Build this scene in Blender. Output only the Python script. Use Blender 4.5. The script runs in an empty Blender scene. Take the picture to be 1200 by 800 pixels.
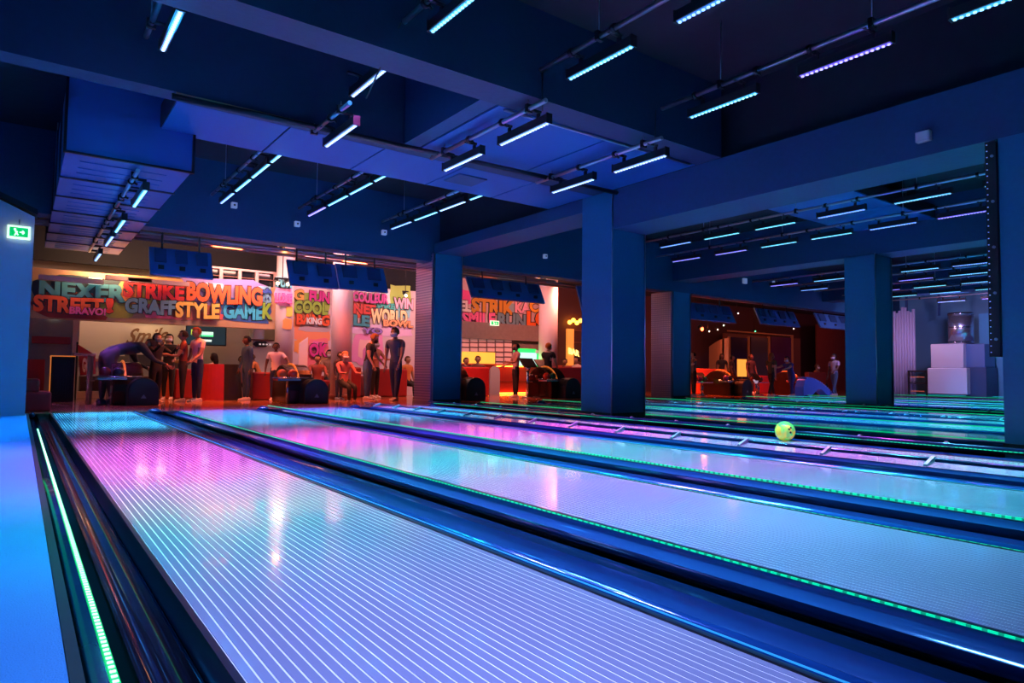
import bpy, bmesh, math, random
from mathutils import Vector, Matrix, Euler
R_ = math.radians
random.seed(7)
SC = bpy.context.scene
COL = SC.collection
# ------------------------------------------------------------------ camera
H = 0.71
CR = ((0.8052840628514235, -0.03807757038763754, -0.5916651728392328),
      (-0.5927710978024854, -0.031792221508437794, -0.8047432387175395),
      (0.011832317082509486, 0.9987689188620824, -0.04817305250371851))
FPX = 784.69
cam = bpy.data.cameras.new('camera'); camo = bpy.data.objects.new('camera', cam); COL.objects.link(camo)
M3 = Matrix(CR); camo.matrix_world = Matrix.Translation((0, 0, H)) @ M3.to_4x4()
cam.sensor_width = 36; cam.lens = FPX / 1200 * 36; cam.clip_start = .05; cam.clip_end = 200
SC.camera = camo
# ------------------------------------------------------------------ world, exposure
w = bpy.data.worlds.new('world'); SC.world = w; w.use_nodes = True
w.node_tree.nodes['Background'].inputs[0].default_value = (0.01, 0.03, 0.10, 1)
w.node_tree.nodes['Background'].inputs[1].default_value = .25
SC.view_settings.view_transform = 'Standard'; SC.view_settings.look = 'None'
SC.view_settings.exposure = 0.0; SC.view_settings.gamma = 1.0
WASH = 46.0      # power of a light bar's downward beam
HALO = 1.1       # power of the blue spill around a light bar
WARM = .52       # lounge lights
C_CYAN = (.05, .60, 1); C_BLUE = (.01, .34, 1); C_PINK = (.95, .14, .85); C_TEAL = (.02, .95, .80); C_VIOL = (.40, .12, 1); C_LAV = (.42, .46, 1)

def lamp(name, kind, loc, energy, color, size=.3, sizey=None, spread=None, aim=None, parent=None, rad=None):
    l = bpy.data.lights.new(name, kind); l.energy = energy; l.color = color
    if kind == 'AREA':
        l.shape = 'RECTANGLE' if sizey else 'SQUARE'; l.size = size
        if sizey: l.size_y = sizey
        if spread: l.spread = R_(spread)
    elif kind == 'SPOT':
        l.spot_size = R_(spread or 60); l.spot_blend = .6; l.shadow_soft_size = rad or .1
    else: l.shadow_soft_size = rad or .1
    o = bpy.data.objects.new(name, l); COL.objects.link(o)
    o.location = loc
    if aim is not None: o.rotation_euler = (Vector(aim) - Vector(loc)).to_track_quat('-Z', 'Y').to_euler()
    if parent: 
        o.parent = parent; o.location = Vector(loc) - parent.location
    return o

# warm lights of the lounge behind the lanes (ceiling lamps above the bowlers)
for (x, y, z, e, c, a, s) in [
    (1.6, 17.6, 3.3, 150, (1, .50, .26), (2.4, 20.9, 1.3), 1.0),
    (4.3, 17.0, 3.6, 150, (1, .46, .34), (4.6, 19.5, 1.4), 1.0),
    (6.0, 16.4, 3.7, 170, (1, .40, .40), (6.6, 19.5, 1.2), 1.0),
    (9.2, 16.4, 3.7, 190, (1, .50, .45), (9.6, 19.5, 1.5), 1.0),
    (12.6, 16.6, 3.7, 260, (1, .34, .30), (13.5, 21, 1.4), 1.0),
    (15.5, 17.5, 3.6, 220, (1, .26, .16), (16.5, 22, 1.3), 1.0),
    (20.5, 16.6, 3.4, 120, (1, .22, .10), (21.5, 19.5, 0.6), 1.0),
    (24.5, 16.6, 3.4, 60, (1, .24, .14), (26, 21, 0.9), 1.0),
    (30.5, 17.0, 3.6, 50, (1, .22, .12), (32.5, 20.2, 1.5), 1.0), (36, 16.6, 3.6, 32, (1, .18, .10), (36.5, 20, 1.5), 1.0)]:
    lamp('lounge_light', 'AREA', (x, y, z), e * WARM, c, size=s, sizey=.5, aim=a)
for (x, y, e, c) in [(1.2, 15.2, 60, (1, .30, .12)), (3.6, 15.6, 65, (1, .16, .04)), (6.6, 15.6, 65, (1, .15, .04)), (10.6, 15.8, 60, (1, .12, .05)), (20.5, 15.6, 90, (1, .10, .03)), (24.5, 15.6, 70, (1, .10, .05))]:
    lamp('floor_wash', 'AREA', (x, y, 3.5), e * 2.2 * WARM, c, size=.6, sizey=.4, spread=80, aim=(x, y + .3, 0))

lamp('machine_fill', 'AREA', (25.0, 9.0, 3.3), 95, (.75, .45, 1), size=.6, sizey=.4, aim=(28.2, 10.9, 1.6))  # added fill that brightens the silver machine, not a known lamp
lamp('machine_fill', 'AREA', (25.2, 12.4, 3.1), 40, (.9, .5, .8), size=.4, sizey=.3, aim=(28.6, 12.2, 1.4))  # second added fill, aimed at the strip curtain
# ------------------------------------------------------------------ helpers
def px(x, y):
    v = M3 @ Vector((x - 600, 400 - y, -FPX)); return v
def onY(x, y, Y): r = px(x, y); t = Y / r[1]; return Vector((r[0]*t, Y, H + r[2]*t))
def onX(x, y, X): r = px(x, y); t = X / r[0]; return Vector((X, r[1]*t, H + r[2]*t))
def onZ(x, y, z=0.0): r = px(x, y); t = (z - H) / r[2]; return Vector((r[0]*t, r[1]*t, z))
def depth(p): return (M3.transposed() @ (Vector(p) - Vector((0, 0, H))))[2] * -1

MATS = {}
def mat(name, col=(.5, .5, .5), rough=.5, metal=0, emit=None, es=1, bump=0, bscale=40, vary=0, spec=.5, coat=0, alpha=None):
    if name in MATS: return MATS[name]
    m = bpy.data.materials.new(name); m.use_nodes = True; nt = m.node_tree; b = nt.nodes['Principled BSDF']
    b.inputs['Base Color'].default_value = (*col, 1); b.inputs['Roughness'].default_value = rough; b.inputs['Metallic'].default_value = metal
    b.inputs['Specular IOR Level'].default_value = spec
    if coat: b.inputs['Coat Weight'].default_value = coat; b.inputs['Coat Roughness'].default_value = .05
    if emit: b.inputs['Emission Color'].default_value = (*emit, 1); b.inputs['Emission Strength'].default_value = es
    if bump or vary:
        tc = nt.nodes.new('ShaderNodeTexCoord'); n = nt.nodes.new('ShaderNodeTexNoise'); n.inputs['Scale'].default_value = bscale; n.inputs['Detail'].default_value = 4
        nt.links.new(tc.outputs['Object'], n.inputs['Vector'])
        if bump:
            bp = nt.nodes.new('ShaderNodeBump'); bp.inputs['Strength'].default_value = bump; bp.inputs['Distance'].default_value = .01
            nt.links.new(n.outputs['Fac'], bp.inputs['Height']); nt.links.new(bp.outputs[0], b.inputs['Normal'])
        if vary:
            mx = nt.nodes.new('ShaderNodeMix'); mx.data_type = 'RGBA'; mx.blend_type = 'MULTIPLY'; mx.inputs['Factor'].default_value = vary
            mx.inputs['A'].default_value = (*col, 1); nt.links.new(n.outputs['Fac'], mx.inputs['B']); nt.links.new(mx.outputs['Result'], b.inputs['Base Color'])
    MATS[name] = m; return m

def dotted(name, col, strength, period=.05, duty=.55, axis=1):
    """LED strip: emission in real diode steps along the strip"""
    m = bpy.data.materials.new(name); m.use_nodes = True; nt = m.node_tree; b = nt.nodes['Principled BSDF']
    b.inputs['Base Color'].default_value = (.02, .03, .03, 1); b.inputs['Roughness'].default_value = .3
    tc = nt.nodes.new('ShaderNodeTexCoord'); s = nt.nodes.new('ShaderNodeSeparateXYZ'); nt.links.new(tc.outputs['Object'], s.inputs[0])
    md = nt.nodes.new('ShaderNodeMath'); md.operation = 'PINGPONG'; md.inputs[1].default_value = period / 2; nt.links.new(s.outputs[axis], md.inputs[0])
    gt = nt.nodes.new('ShaderNodeMath'); gt.operation = 'GREATER_THAN'; gt.inputs[1].default_value = period / 2 * (1 - duty); nt.links.new(md.outputs[0], gt.inputs[0])
    ml = nt.nodes.new('ShaderNodeMath'); ml.operation = 'MULTIPLY_ADD'; ml.inputs[1].default_value = strength * .65; ml.inputs[2].default_value = strength * .35
    nt.links.new(gt.outputs[0], ml.inputs[0]); nt.links.new(ml.outputs[0], b.inputs['Emission Strength']); b.inputs['Emission Color'].default_value = (*col, 1)
    MATS[name] = m; return m

def tag(o, label=None, cat=None, group=None, kind=None):
    if label: o['label'] = label
    if cat: o['category'] = cat
    if group: o['group'] = group
    if kind: o['kind'] = kind
    return o
def thing(name, label, cat, loc=(0, 0, 0), group=None, rz=0):
    o = bpy.data.objects.new(name, None); COL.objects.link(o); o.location = loc; o.rotation_euler = (0, 0, rz); o.empty_display_size = .1
    return tag(o, label, cat, group)
def obj(name, bm, m, parent=None, local=False, smooth=False, kind=None, bevel=0):
    """bm in world coordinates unless local; parent placed by location only"""
    if parent is not None and not local:
        off = Vector((0, 0, 0)); q = parent
        while q is not None: off += q.location; q = q.parent
        bmesh.ops.translate(bm, verts=bm.verts, vec=-off)
    me = bpy.data.meshes.new(name); bm.normal_update(); bm.to_mesh(me); bm.free()
    for mm in (m if isinstance(m, (list, tuple)) else [m]): me.materials.append(mm)
    if smooth:
        for p in me.polygons: p.use_smooth = True
    o = bpy.data.objects.new(name, me); COL.objects.link(o)
    if parent is not None: o.parent = parent
    if kind: o['kind'] = kind
    if bevel:
        b = o.modifiers.new('bevel', 'BEVEL'); b.width = bevel; b.segments = 2; b.limit_method = 'ANGLE'
    return o
def BM(): return bmesh.new()
def box(bm, x0, y0, z0, x1, y1, z1, mi=0):
    v = [bm.verts.new(c) for c in ((x0,y0,z0),(x1,y0,z0),(x1,y1,z0),(x0,y1,z0),(x0,y0,z1),(x1,y0,z1),(x1,y1,z1),(x0,y1,z1))]
    for f in ((3,2,1,0),(4,5,6,7),(0,1,5,4),(1,2,6,5),(2,3,7,6),(3,0,4,7)):
        fc = bm.faces.new([v[i] for i in f]); fc.material_index = mi
    return v
def B(*a):
    bm = BM(); box(bm, *a); return bm
def tube(bm, p, q, r, n=8, r2=None, caps=True, mi=0):
    p = Vector(p); q = Vector(q); r2 = r if r2 is None else r2; d = (q - p).normalized()
    u = d.orthogonal().normalized(); v = d.cross(u)
    a = []; b = []
    for i in range(n):
        t = 2*math.pi*i/n; e = u*math.cos(t) + v*math.sin(t)
        a.append(bm.verts.new(p + e*r)); b.append(bm.verts.new(q + e*r2))
    for i in range(n):
        f = bm.faces.new((a[i], a[(i+1) % n], b[(i+1) % n], b[i])); f.smooth = True; f.material_index = mi
    if caps: bm.faces.new(a[::-1]).material_index = mi; bm.faces.new(b).material_index = mi
def T(*a, **k):
    bm = BM(); tube(bm, *a, **k); return bm
def prism(bm, prof, y0, y1, axis='y', close=True, mi=0):
    """profile [(x,z)] extruded along y, or [(y,z)] along x"""
    f = (lambda p, t: (p[0], t, p[1])) if axis == 'y' else (lambda p, t: (t, p[0], p[1])) if axis == 'x' else (lambda p, t: (p[0], p[1], t))
    a = [bm.verts.new(f(p, y0)) for p in prof]; b = [bm.verts.new(f(p, y1)) for p in prof]; n = len(prof)
    for i in range(n if close else n-1):
        bm.faces.new((a[i], a[(i+1) % n], b[(i+1) % n], b[i])).material_index = mi
    if close: bm.faces.new(a[::-1]).material_index = mi; bm.faces.new(b).material_index = mi
    bmesh.ops.recalc_face_normals(bm, faces=bm.faces[:])
def ball(bm, c, r, seg=12, ring=8, s=(1, 1, 1), rot=None):
    mt = Matrix.Translation(c) @ (rot.to_matrix().to_4x4() if rot else Matrix.Identity(4)) @ Matrix.Diagonal((*s, 1))
    g = bmesh.ops.create_uvsphere(bm, u_segments=seg, v_segments=ring, radius=r, matrix=mt)
    for v in g['verts']:
        for f in v.link_faces: f.smooth = True
def struct(name, bm, m, parent=None, **k):
    o = obj(name, bm, m, parent, **k)
    if parent is None: o['kind'] = 'structure'
    return o
ORD = ['first', 'second', 'third', 'fourth', 'fifth', 'sixth', 'seventh', 'eighth', 'ninth', 'tenth', 'eleventh', 'twelfth', 'thirteenth', 'fourteenth', 'fifteenth']

# ------------------------------------------------------------------ materials
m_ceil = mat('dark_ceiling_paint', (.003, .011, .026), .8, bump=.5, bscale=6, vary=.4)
m_beam = mat('blue_lit_concrete', (.004, .06, .16), .6, bump=.25, bscale=18, vary=.25)  # blue light on the beams is put into this base colour
m_col = mat('blue_painted_column', (.006, .15, .30), .5, bump=.2, bscale=24, vary=.2)
m_soff = mat('blue_lit_ceiling_board', (.002, .12, .38), .55, bump=.15, bscale=30, vary=.15)  # boards carry the bars' blue light in their colour
m_duct = mat('duct_sheet_metal', (.03, .20, .55), .36, .25, bump=.05, bscale=3)  # metal coloured bluer so the duct looks lit
m_seam = mat('duct_seam', (.03, .04, .07), .5, .5)
m_black = mat('black_plastic', (.012, .013, .018), .35)
m_blackm = mat('black_metal', (.02, .022, .03), .35, .6)
m_rubber = mat('black_matte', (.01, .01, .012), .8)
m_chrome = mat('polished_metal', (.55, .57, .62), .18, 1)
m_pipe = mat('truss_aluminium', (.42, .46, .55), .3, .9)
m_white = mat('white_paint', (.72, .70, .70), .6, bump=.1, bscale=20)
m_wallp = mat('off_white_wall', (.66, .62, .62), .6, bump=.1, bscale=14)
m_carpet = mat('pale_blue_carpet', (.10, .45, .85), .85, bump=.9, bscale=220, vary=.35)
m_darkst = mat('dark_green_strip', (.010, .035, .035), .6)
m_gut = mat('glossy_navy_gutter', (.02, .10, .32), .12, .25, coat=.6)
m_cap = mat('divider_navy_lacquer', (.006, .03, .09), .16, .3, coat=.6)
m_copper = mat('gutter_bronze_reflective', (.05, .045, .08), .1, .8)
m_board = mat('lane_board_lacquer', (.30, .32, .44), .13, coat=.35, bump=.02, bscale=60)
m_line = mat('lane_joint_white', (.95, .96, 1.0), .3)
m_edge = mat('lane_edge_black', (.01, .015, .03), .3)
m_green = dotted('green_led_strip', (.0, .75, .42), 1.15, .04, .65)
m_greenf = mat('green_led_line_far', (.0, .3, .1), .3, emit=(.0, .75, .30), es=.7)
m_greenw = mat('green_led_glow', (.02, .3, .1), .3, emit=(.0, .8, .16), es=.75)
m_dot = mat('white_diode', (1, 1, 1), .3, emit=(.7, 1, .8), es=1.25)
m_cyanl = mat('cyan_led_line', (.0, .3, .4), .3, emit=(.02, .60, .85), es=.8)
m_red = mat('red_upholstery', (.36, .018, .018), .5, bump=.1, bscale=60)
m_redl = mat('red_lacquer', (.42, .025, .02), .3)
m_wood = mat('orange_wood', (.62, .30, .12), .4, bump=.1, bscale=40, vary=.3)
m_dwood = mat('dark_red_wood', (.22, .075, .05), .5, bump=.15, bscale=30, vary=.4)
m_orange = mat('orange_lamp', (1, .4, .05), .4, emit=(1, .33, .03), es=9)
m_warm = mat('warm_lamp', (1, .8, .5), .4, emit=(1, .72, .42), es=5)
m_exit = mat('exit_sign_green', (.0, .5, .12), .4, emit=(.0, .60, .13), es=.9)
m_exitw = mat('exit_sign_white', (.9, 1, .9), .4, emit=(.75, 1, .75), es=1.2)
m_screenb = mat('screen_back_blue_lit', (.05, .16, .42), .4)  # blue light falling on the screen backs, put into the plastic's colour
m_screenr = mat('screen_mount_blue', (.02, .06, .17), .5)
m_acw = mat('machine_white_panel', (.62, .60, .66), .35, .3)

# lane striping for lanes where single boards are no longer told apart
def lane_mat():
    m = bpy.data.materials.new('lane_lacquer_striped'); m.use_nodes = True; nt = m.node_tree; b = nt.nodes['Principled BSDF']
    tc = nt.nodes.new('ShaderNodeTexCoord'); s = nt.nodes.new('ShaderNodeSeparateXYZ'); nt.links.new(tc.outputs['Object'], s.inputs[0])
    md = nt.nodes.new('ShaderNodeMath'); md.operation = 'PINGPONG'; md.inputs[1].default_value = .015; nt.links.new(s.outputs[0], md.inputs[0])
    gt = nt.nodes.new('ShaderNodeMath'); gt.operation = 'GREATER_THAN'; gt.inputs[1].default_value = .0125; nt.links.new(md.outputs[0], gt.inputs[0])
    mx = nt.nodes.new('ShaderNodeMix'); mx.data_type = 'RGBA'; mx.inputs['A'].default_value = (.30, .32, .44, 1); mx.inputs['B'].default_value = (.9, .92, 1, 1)
    nt.links.new(gt.outputs[0], mx.inputs['Factor']); nt.links.new(mx.outputs['Result'], b.inputs['Base Color'])
    b.inputs['Roughness'].default_value = .13; b.inputs['Coat Weight'].default_value = .35
    return m
m_lane = lane_mat()

# ------------------------------------------------------------------ big structure
YF = 12.9                      # foul line
YB = -1.6                      # pin end side, behind the camera
S_ = 1.335
struct('floor', B(-3, -2.5, -.30, 42, 27, -.12), m_rubber)
def plank_floor():
    fl = struct('floor_approach', B(-.4, YF, -.12, 42, 27, -.012), mat('plank_base', (.05, .02, .01), .5))
    ma = mat('approach_lacquer_wood', (.42, .17, .085), .16, coat=.4, bump=.05, bscale=12, vary=.35)
    bm = B(0, YF, -.012, .595, 27, 0); first = obj('plank', bm, ma, fl); x = -.4; first.location.x = x
    while x < 41:
        x += .6; o = first.copy(); COL.objects.link(o); o.location = (x, 0, 0)
    return fl
plank_floor()
struct('floor_carpet', B(-3, -2.5, -.12, .118, YF, .004), m_carpet)
struct('wall_left', B(-3.2, -2.5, -.3, -3, 27, 5), m_wallp)
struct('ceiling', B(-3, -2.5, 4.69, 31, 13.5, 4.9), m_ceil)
struct('ceiling_lounge', B(-3, 13.9, 4.35, 42, 27, 4.6), mat('black_ceiling', (.012, .014, .02), .9))
# white end wall with slanted top at the left, beside the lane ends
bm = BM(); prism(bm, [(-3, 0), (.10, 0), (.11, 3.0), (-.33, 3.2), (-3, 3.9)], 12.4, 12.75); struct('wall_end', bm, mat('end_wall_pale', (.55, .60, .70), .6, bump=.1, bscale=20))
bm = BM(); prism(bm, [(.14, 3.02), (-.33, 3.22), (-3, 3.92), (-3, 4.02), (-.33, 3.30), (.14, 3.10)], 12.3, 12.8); struct('trim_1', bm, m_blackm)
# cross beams
m_beam2 = mat('shaded_cross_beam', (.004, .04, .10), .6, bump=.25, bscale=18, vary=.25)  # darker copy of the beam material, front face shade in its colour
struct('trim_2', B(-3, 5.60, 3.70, 7.64, 6.02, 4.69), m_beam2)      # near beam
struct('trim_3', B(-3, 7.86, 3.70, 7.64, 8.14, 4.69), m_beam2)      # second beam
struct('trim_4', B(-3, 13.5, 3.28, 42, 13.9, 4.69), m_beam)        # far beam above the foul line
# joist framing the dark recess
struct('trim_5', B(3.98, 6.02, 3.72, 4.2, 7.86, 4.69), m_beam)
# row beams along the lanes over the columns
struct('trim_6', B(7.65, -2.5, 3.07, 8.42, 7.70, 3.70), m_beam)
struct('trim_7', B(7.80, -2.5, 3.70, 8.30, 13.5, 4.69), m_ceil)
struct('trim_8', B(7.65, 8.42, 3.47, 8.42, 13.5, 3.70), m_beam)
struct('trim_9', B(16, -2.5, 3.60, 16.8, 13.5, 4.69), m_beam)
struct('trim_10', B(24.6, -2.5, 3.60, 25.3, 13.5, 4.69), m_beam)
# soffit panels as separate boards with dark joints
def soffit(n, x0, x1, y0, y1, z, pieces):
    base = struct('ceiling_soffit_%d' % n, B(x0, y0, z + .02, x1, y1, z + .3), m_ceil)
    w_ = (x1 - x0) / pieces
    for i in range(pieces):
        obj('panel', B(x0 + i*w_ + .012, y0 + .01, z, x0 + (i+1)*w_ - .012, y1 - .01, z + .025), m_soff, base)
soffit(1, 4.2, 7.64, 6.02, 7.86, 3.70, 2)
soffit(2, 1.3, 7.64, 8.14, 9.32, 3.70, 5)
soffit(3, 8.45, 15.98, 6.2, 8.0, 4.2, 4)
struct('ceiling_hatch', B(5.2, 8.45, 3.68, 5.7, 8.9, 3.705), mat('hatch_dark', (.02, .07, .16), .6))

# ------------------------------------------------------------------ columns
def column(x, y, wx, wy, ztop, label, mesh=False):
    o = thing('column', label, 'column', (x, y, -.12), 'square columns between the lanes')
    obj('shaft', B(x, y, -.12, x + wx, y + wy, ztop), m_col, o)
    bm = BM(); box(bm, x - .012, y - .012, .0, x + wx + .012, y - .002, .1); box(bm, x - .012, y - .012, .0, x - .002, y + wy + .012, .1)
    obj('skirting', bm, m_blackm, o)
    bm = BM(); tube(bm, (x - .012, y - .012, 0), (x - .012, y - .012, ztop), .012, 6)
    tube(bm, (x + wx, y - .012, 0), (x + wx, y - .012, ztop), .012, 6); obj('corner_trim', bm, m_pipe, o)
    if mesh:
        md = mat('led_panel_lilac', (.30, .26, .42), .3, .6)
        pn = obj('led_mesh_panel', B(x - .05, y + .01, 0, x - .015, y + wy, ztop), md, o)
        bm = BM(); z = .06
        while z < ztop - .05:
            box(bm, x - .062, y + .02, z, x - .05, y + wy - .01, z + .028); z += .062
        obj('louvre', bm, mat('louvre_lilac', (.50, .42, .58), .3, .5), pn, kind='stuff')
        if mesh == 2:
            bm = BM()
            for i in range(12):
                box(bm, x - .066, y + .03 + i*wy/12.5, 0.03, x - .058, y + .05 + i*wy/12.5, ztop - .03)
            obj('grid_wire', bm, md, pn, kind='stuff')
    return o
column(7.65, 13.45, .74, .80, 3.47, 'blue square column with lilac louvred side, left of the pink walled lounge view', 1)
column(7.65, 7.70, .76, .72, 3.71, 'large blue square column standing in front of the middle lounge opening')
cE = column(7.65, 1.45, .74, .95, 3.07, 'near dark blue column cut by the right edge of the frame')
column(16, 13.5, .82, .82, 3.28, 'blue square column with perforated lilac grid side, behind the large near column', 2)
column(16, 7.5, .80, .72, 3.62, 'bright blue square column on the right, left of the silver machine')
# dotted LED panel on the edge of the near column
bm = BM(); box(bm, 7.62, 2.41, .93, 7.70, 2.50, 3.05); p = obj('led_panel', bm, m_black, cE)
bm = BM()
for i in range(34): box(bm, 7.612, 2.478, .97 + i*.062, 7.622, 2.488, .978 + i*.062)
obj('diode', bm, mat('diode_dim', (.5, .6, 1), .4, emit=(.3, .45, 1), es=.5), p, kind='stuff')
bm = BM()
for i in range(5): tube(bm, (7.605, 2.44, 1.1 + i*.45), (7.62, 2.44, 1.1 + i*.45), .014, 8)
obj('bolt', bm, m_pipe, p, kind='stuff')

# ------------------------------------------------------------------ lanes
def lane_x():
    r = [(.445 + 1.82*i) for i in range(4)]
    r += [8.95 + 1.82*i for i in range(4)]; r += [17.3 + 1.82*i for i in range(4)]; r += [25.6 + 1.82*i for i in range(3)]
    return r
LX = lane_x(); LW = 1.09
YEND = [YF]*15
def lane(i):
    x = LX[i]; y1 = YEND[i]
    lab = 'glossy striped bowling lane, %s from the left carpet%s' % (ORD[i], ' of those between the columns' if i > 3 else '')
    lab = 'glossy striped bowling lane, %s counted from the blue carpet' % ORD[i]
    L = thing('bowling_lane', lab, 'bowling lane', (x, 0, 0), 'bowling lanes side by side')
    if i < 3:
        obj('lane_bed', B(x, YB, -.10, x + LW, y1, -.0015), m_line, L)
        n = 36; w_ = LW / n
        first = obj('board', B(x + .0030, YB + .001, -.0035, x + w_ - .0030, y1 - .001, 0), m_board, L)
        for k in range(1, n):
            o = first.copy(); COL.objects.link(o); o.location = (k*w_, 0, 0)
    else:
        obj('lane_bed', B(x, YB, -.10, x + LW, y1, 0), m_lane, L)
    # edge profiles and LED lines
    bm = BM(); box(bm, x - .022, YB, -.10, x - .003, y1, .004); obj('edge_profile', bm, m_edge, L)
    bm = BM(); box(bm, x + LW + .003, YB, -.10, x + LW + .022, y1, .004); obj('edge_profile', bm, m_edge, L)
    if i in (1, 2):
        obj('glow_line', B(x + LW + .006, YB, .003, x + LW + .011, y1 - .3, .0055), m_green if i != 2 else m_cyanl, L)
    if i == 1: obj('glow_line', B(x - .030, YB, -.004, x - .024, y1 - .3, .003), m_green, L)
    # half round gutters
    for side in (-1, 1):
        if i == 0 and side < 0: continue
        xa = x - .245 if side < 0 else x + LW + .025; xb = xa + .22
        prof = [(xa + .11 - .11*math.cos(math.pi*k/12), .0 - .075*math.sin(math.pi*k/12)) for k in range(13)]
        bm = BM(); prism(bm, prof, YB, y1, close=False)
        for f in bm.faces: f.smooth = True
        obj('gutter', bm, m_gut, L)
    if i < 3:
        obj('highlight_rail', T((x + LW + .062, YB, -.012), (x + LW + .062, y1, -.012), .026, n=14), mat('rail_blue_gloss', (.01, .09, .35), .14, .3, coat=.5), L)  # tube added in the gutter to catch blue highlights
        if i == 0: obj('glow_line', B(x + LW + .028, YB, .006, x + LW + .032, y1 - .3, .010), mat('blue_gutter_glint', (.0, .1, .3), .3, emit=(.03, .38, 1), es=.9), L)  # glowing line standing in for an LED reflection on the gutter edge
    return L
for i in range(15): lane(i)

def arch(x0, x1, z0, h, n=8, e=.55):
    c = (x0 + x1)/2; r = (x1 - x0)/2
    return [(x0, z0)] + [(c - r*math.copysign(abs(math.cos(math.pi*k/n))**e, math.cos(math.pi*k/n)), z0 + .02 + (h-.02)*math.sin(math.pi*k/n)**e) for k in range(n+1)] + [(x1, z0)]
def divider(x0, x1, name_lab, led=None, h=.05, ledx=None, bumper=0, y1=YF, blue=True):
    D = thing('lane_divider', name_lab, 'lane divider', (x0, 0, 0), 'long dividers between the lanes')
    bm = BM(); prism(bm, arch(x0, x1, -.10, h), YB, y1)
    for f in bm.faces: f.smooth = True
    cp = obj('cap', bm, m_cap, D)
    # rounded nose at the foul line
    bm = BM(); ball(bm, ((x0+x1)/2, y1, h - .07), 1, 12, 8, ((x1-x0)/2, .10, .068)); obj('end_cap', bm, m_cap, D)
    if led is not None:
        c = ledx if ledx is not None else (x0+x1)/2
        obj('led_strip', B(c - .005, YB, h - .004, c + .005, y1 - .05, h + .008), led, D)
    if bumper:
        for s, bx in ((-1, x0 - .06), (1, x1 + .06)):
            if bumper == 1 and s < 0 or bumper == 2 and s > 0: continue
            bm = BM(); tube(bm, (bx, YB, .085), (bx, y1 - .1, .085), .017, 8); obj('bumper_rail', bm, m_cap, D)
            y = -.55 + (.35 if s > 0 else 0)
            first = None
            while y < y1 - .4:
                if first is None:
                    bm = BM()
                    prism(bm, [((x0+x1)/2 + s*.03, h - .005), ((x0+x1)/2 + s*.03, h + .012), (bx - s*.01, .115), (bx + s*.012, .105), (bx + s*.006, .07)], y - .014, y + .014)
                    first = obj('bracket', bm, mat('bracket_steel', (.45, .55, .62), .35, .6), D); y00 = y
                else:
                    o = first.copy(); COL.objects.link(o); o.location = (0, y - y00, 0)
                y += .82
    return D
# left hand rail beside the carpet: dark strip, LED rail, reflective trough and black cover
Dm = thing('lane_edge_rail', 'edge rail with bright green light line beside the blue carpet', 'lane rail', (.12, 0, 0))
obj('dark_strip', B(.12, YB, -.12, .148, YF, .006), m_darkst, Dm)
bm = BM(); prism(bm, arch(.150, .245, -.12, .028), YB, YF)
for f in bm.faces: f.smooth = True
obj('rail', bm, m_cap, Dm)
st = obj('light_strip', B(.187, YB, .024, .205, 9.3, .031), m_greenw, Dm)
bm = BM(); y = .6
while y < 9.2: box(bm, .190, y, .030, .202, y + .011, .033); y += .029
obj('diode', bm, m_dot, st, kind='stuff')
bm = BM(); prism(bm, [(.247 + .055 - .055*math.cos(math.pi*k/10), .005 - .055*math.sin(math.pi*k/10)) for k in range(11)], YB, YF, close=False)
for f in bm.faces: f.smooth = True
obj('trough', bm, m_copper, Dm)
bm = BM(); prism(bm, arch(.358, .42, -.12, .012), YB, YF)
for f in bm.faces: f.smooth = True
obj('cover', bm, m_cap, Dm)
bm = BM(); ball(bm, (.197, YF, -.03), 1, 12, 8, (.048, .06, .06)); obj('end_cap', bm, m_cap, Dm)

def X1(i): return LX[i] + LW + .247
def X0(i): return LX[i] - .247
dl = 'navy lane divider between the %s and %s bowling lanes from the carpet'
divider(X1(0), X0(1), dl % ('first', 'second'), None, .055)
divider(X1(1), X0(2), dl % ('second', 'third'), m_green, .06, ledx=X0(2) - .05)
divider(X1(2), X0(3), dl % ('third', 'fourth'), None, .05, bumper=1)
divider(X1(3), 7.45, 'navy lane divider with raised bumper rail, in front of the near columns', m_green, .05, bumper=2)
divider(8.45, X0(4), 'navy lane divider just behind the large near column', m_greenf, .05)
for i in (4, 5, 6): divider(X1(i), X0(i+1), dl % (ORD[i], ORD[i+1]), (m_cyanl if i == 5 else m_greenf), .08, bumper=(3 if i == 5 else 0))
divider(X1(7), 15.9, 'navy lane divider in front of the bright blue right hand column', m_greenf, .06, bumper=2)
for i in (8, 9, 10): divider(X1(i), X0(i+1), dl % (ORD[i], ORD[i+1]), m_greenf if i != 9 else m_cyanl, .08)
for i in (12, 13): divider(X1(i), X0(i+1), dl % (ORD[i], ORD[i+1]), m_greenf if i != 13 else m_cyanl, .08)

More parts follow.
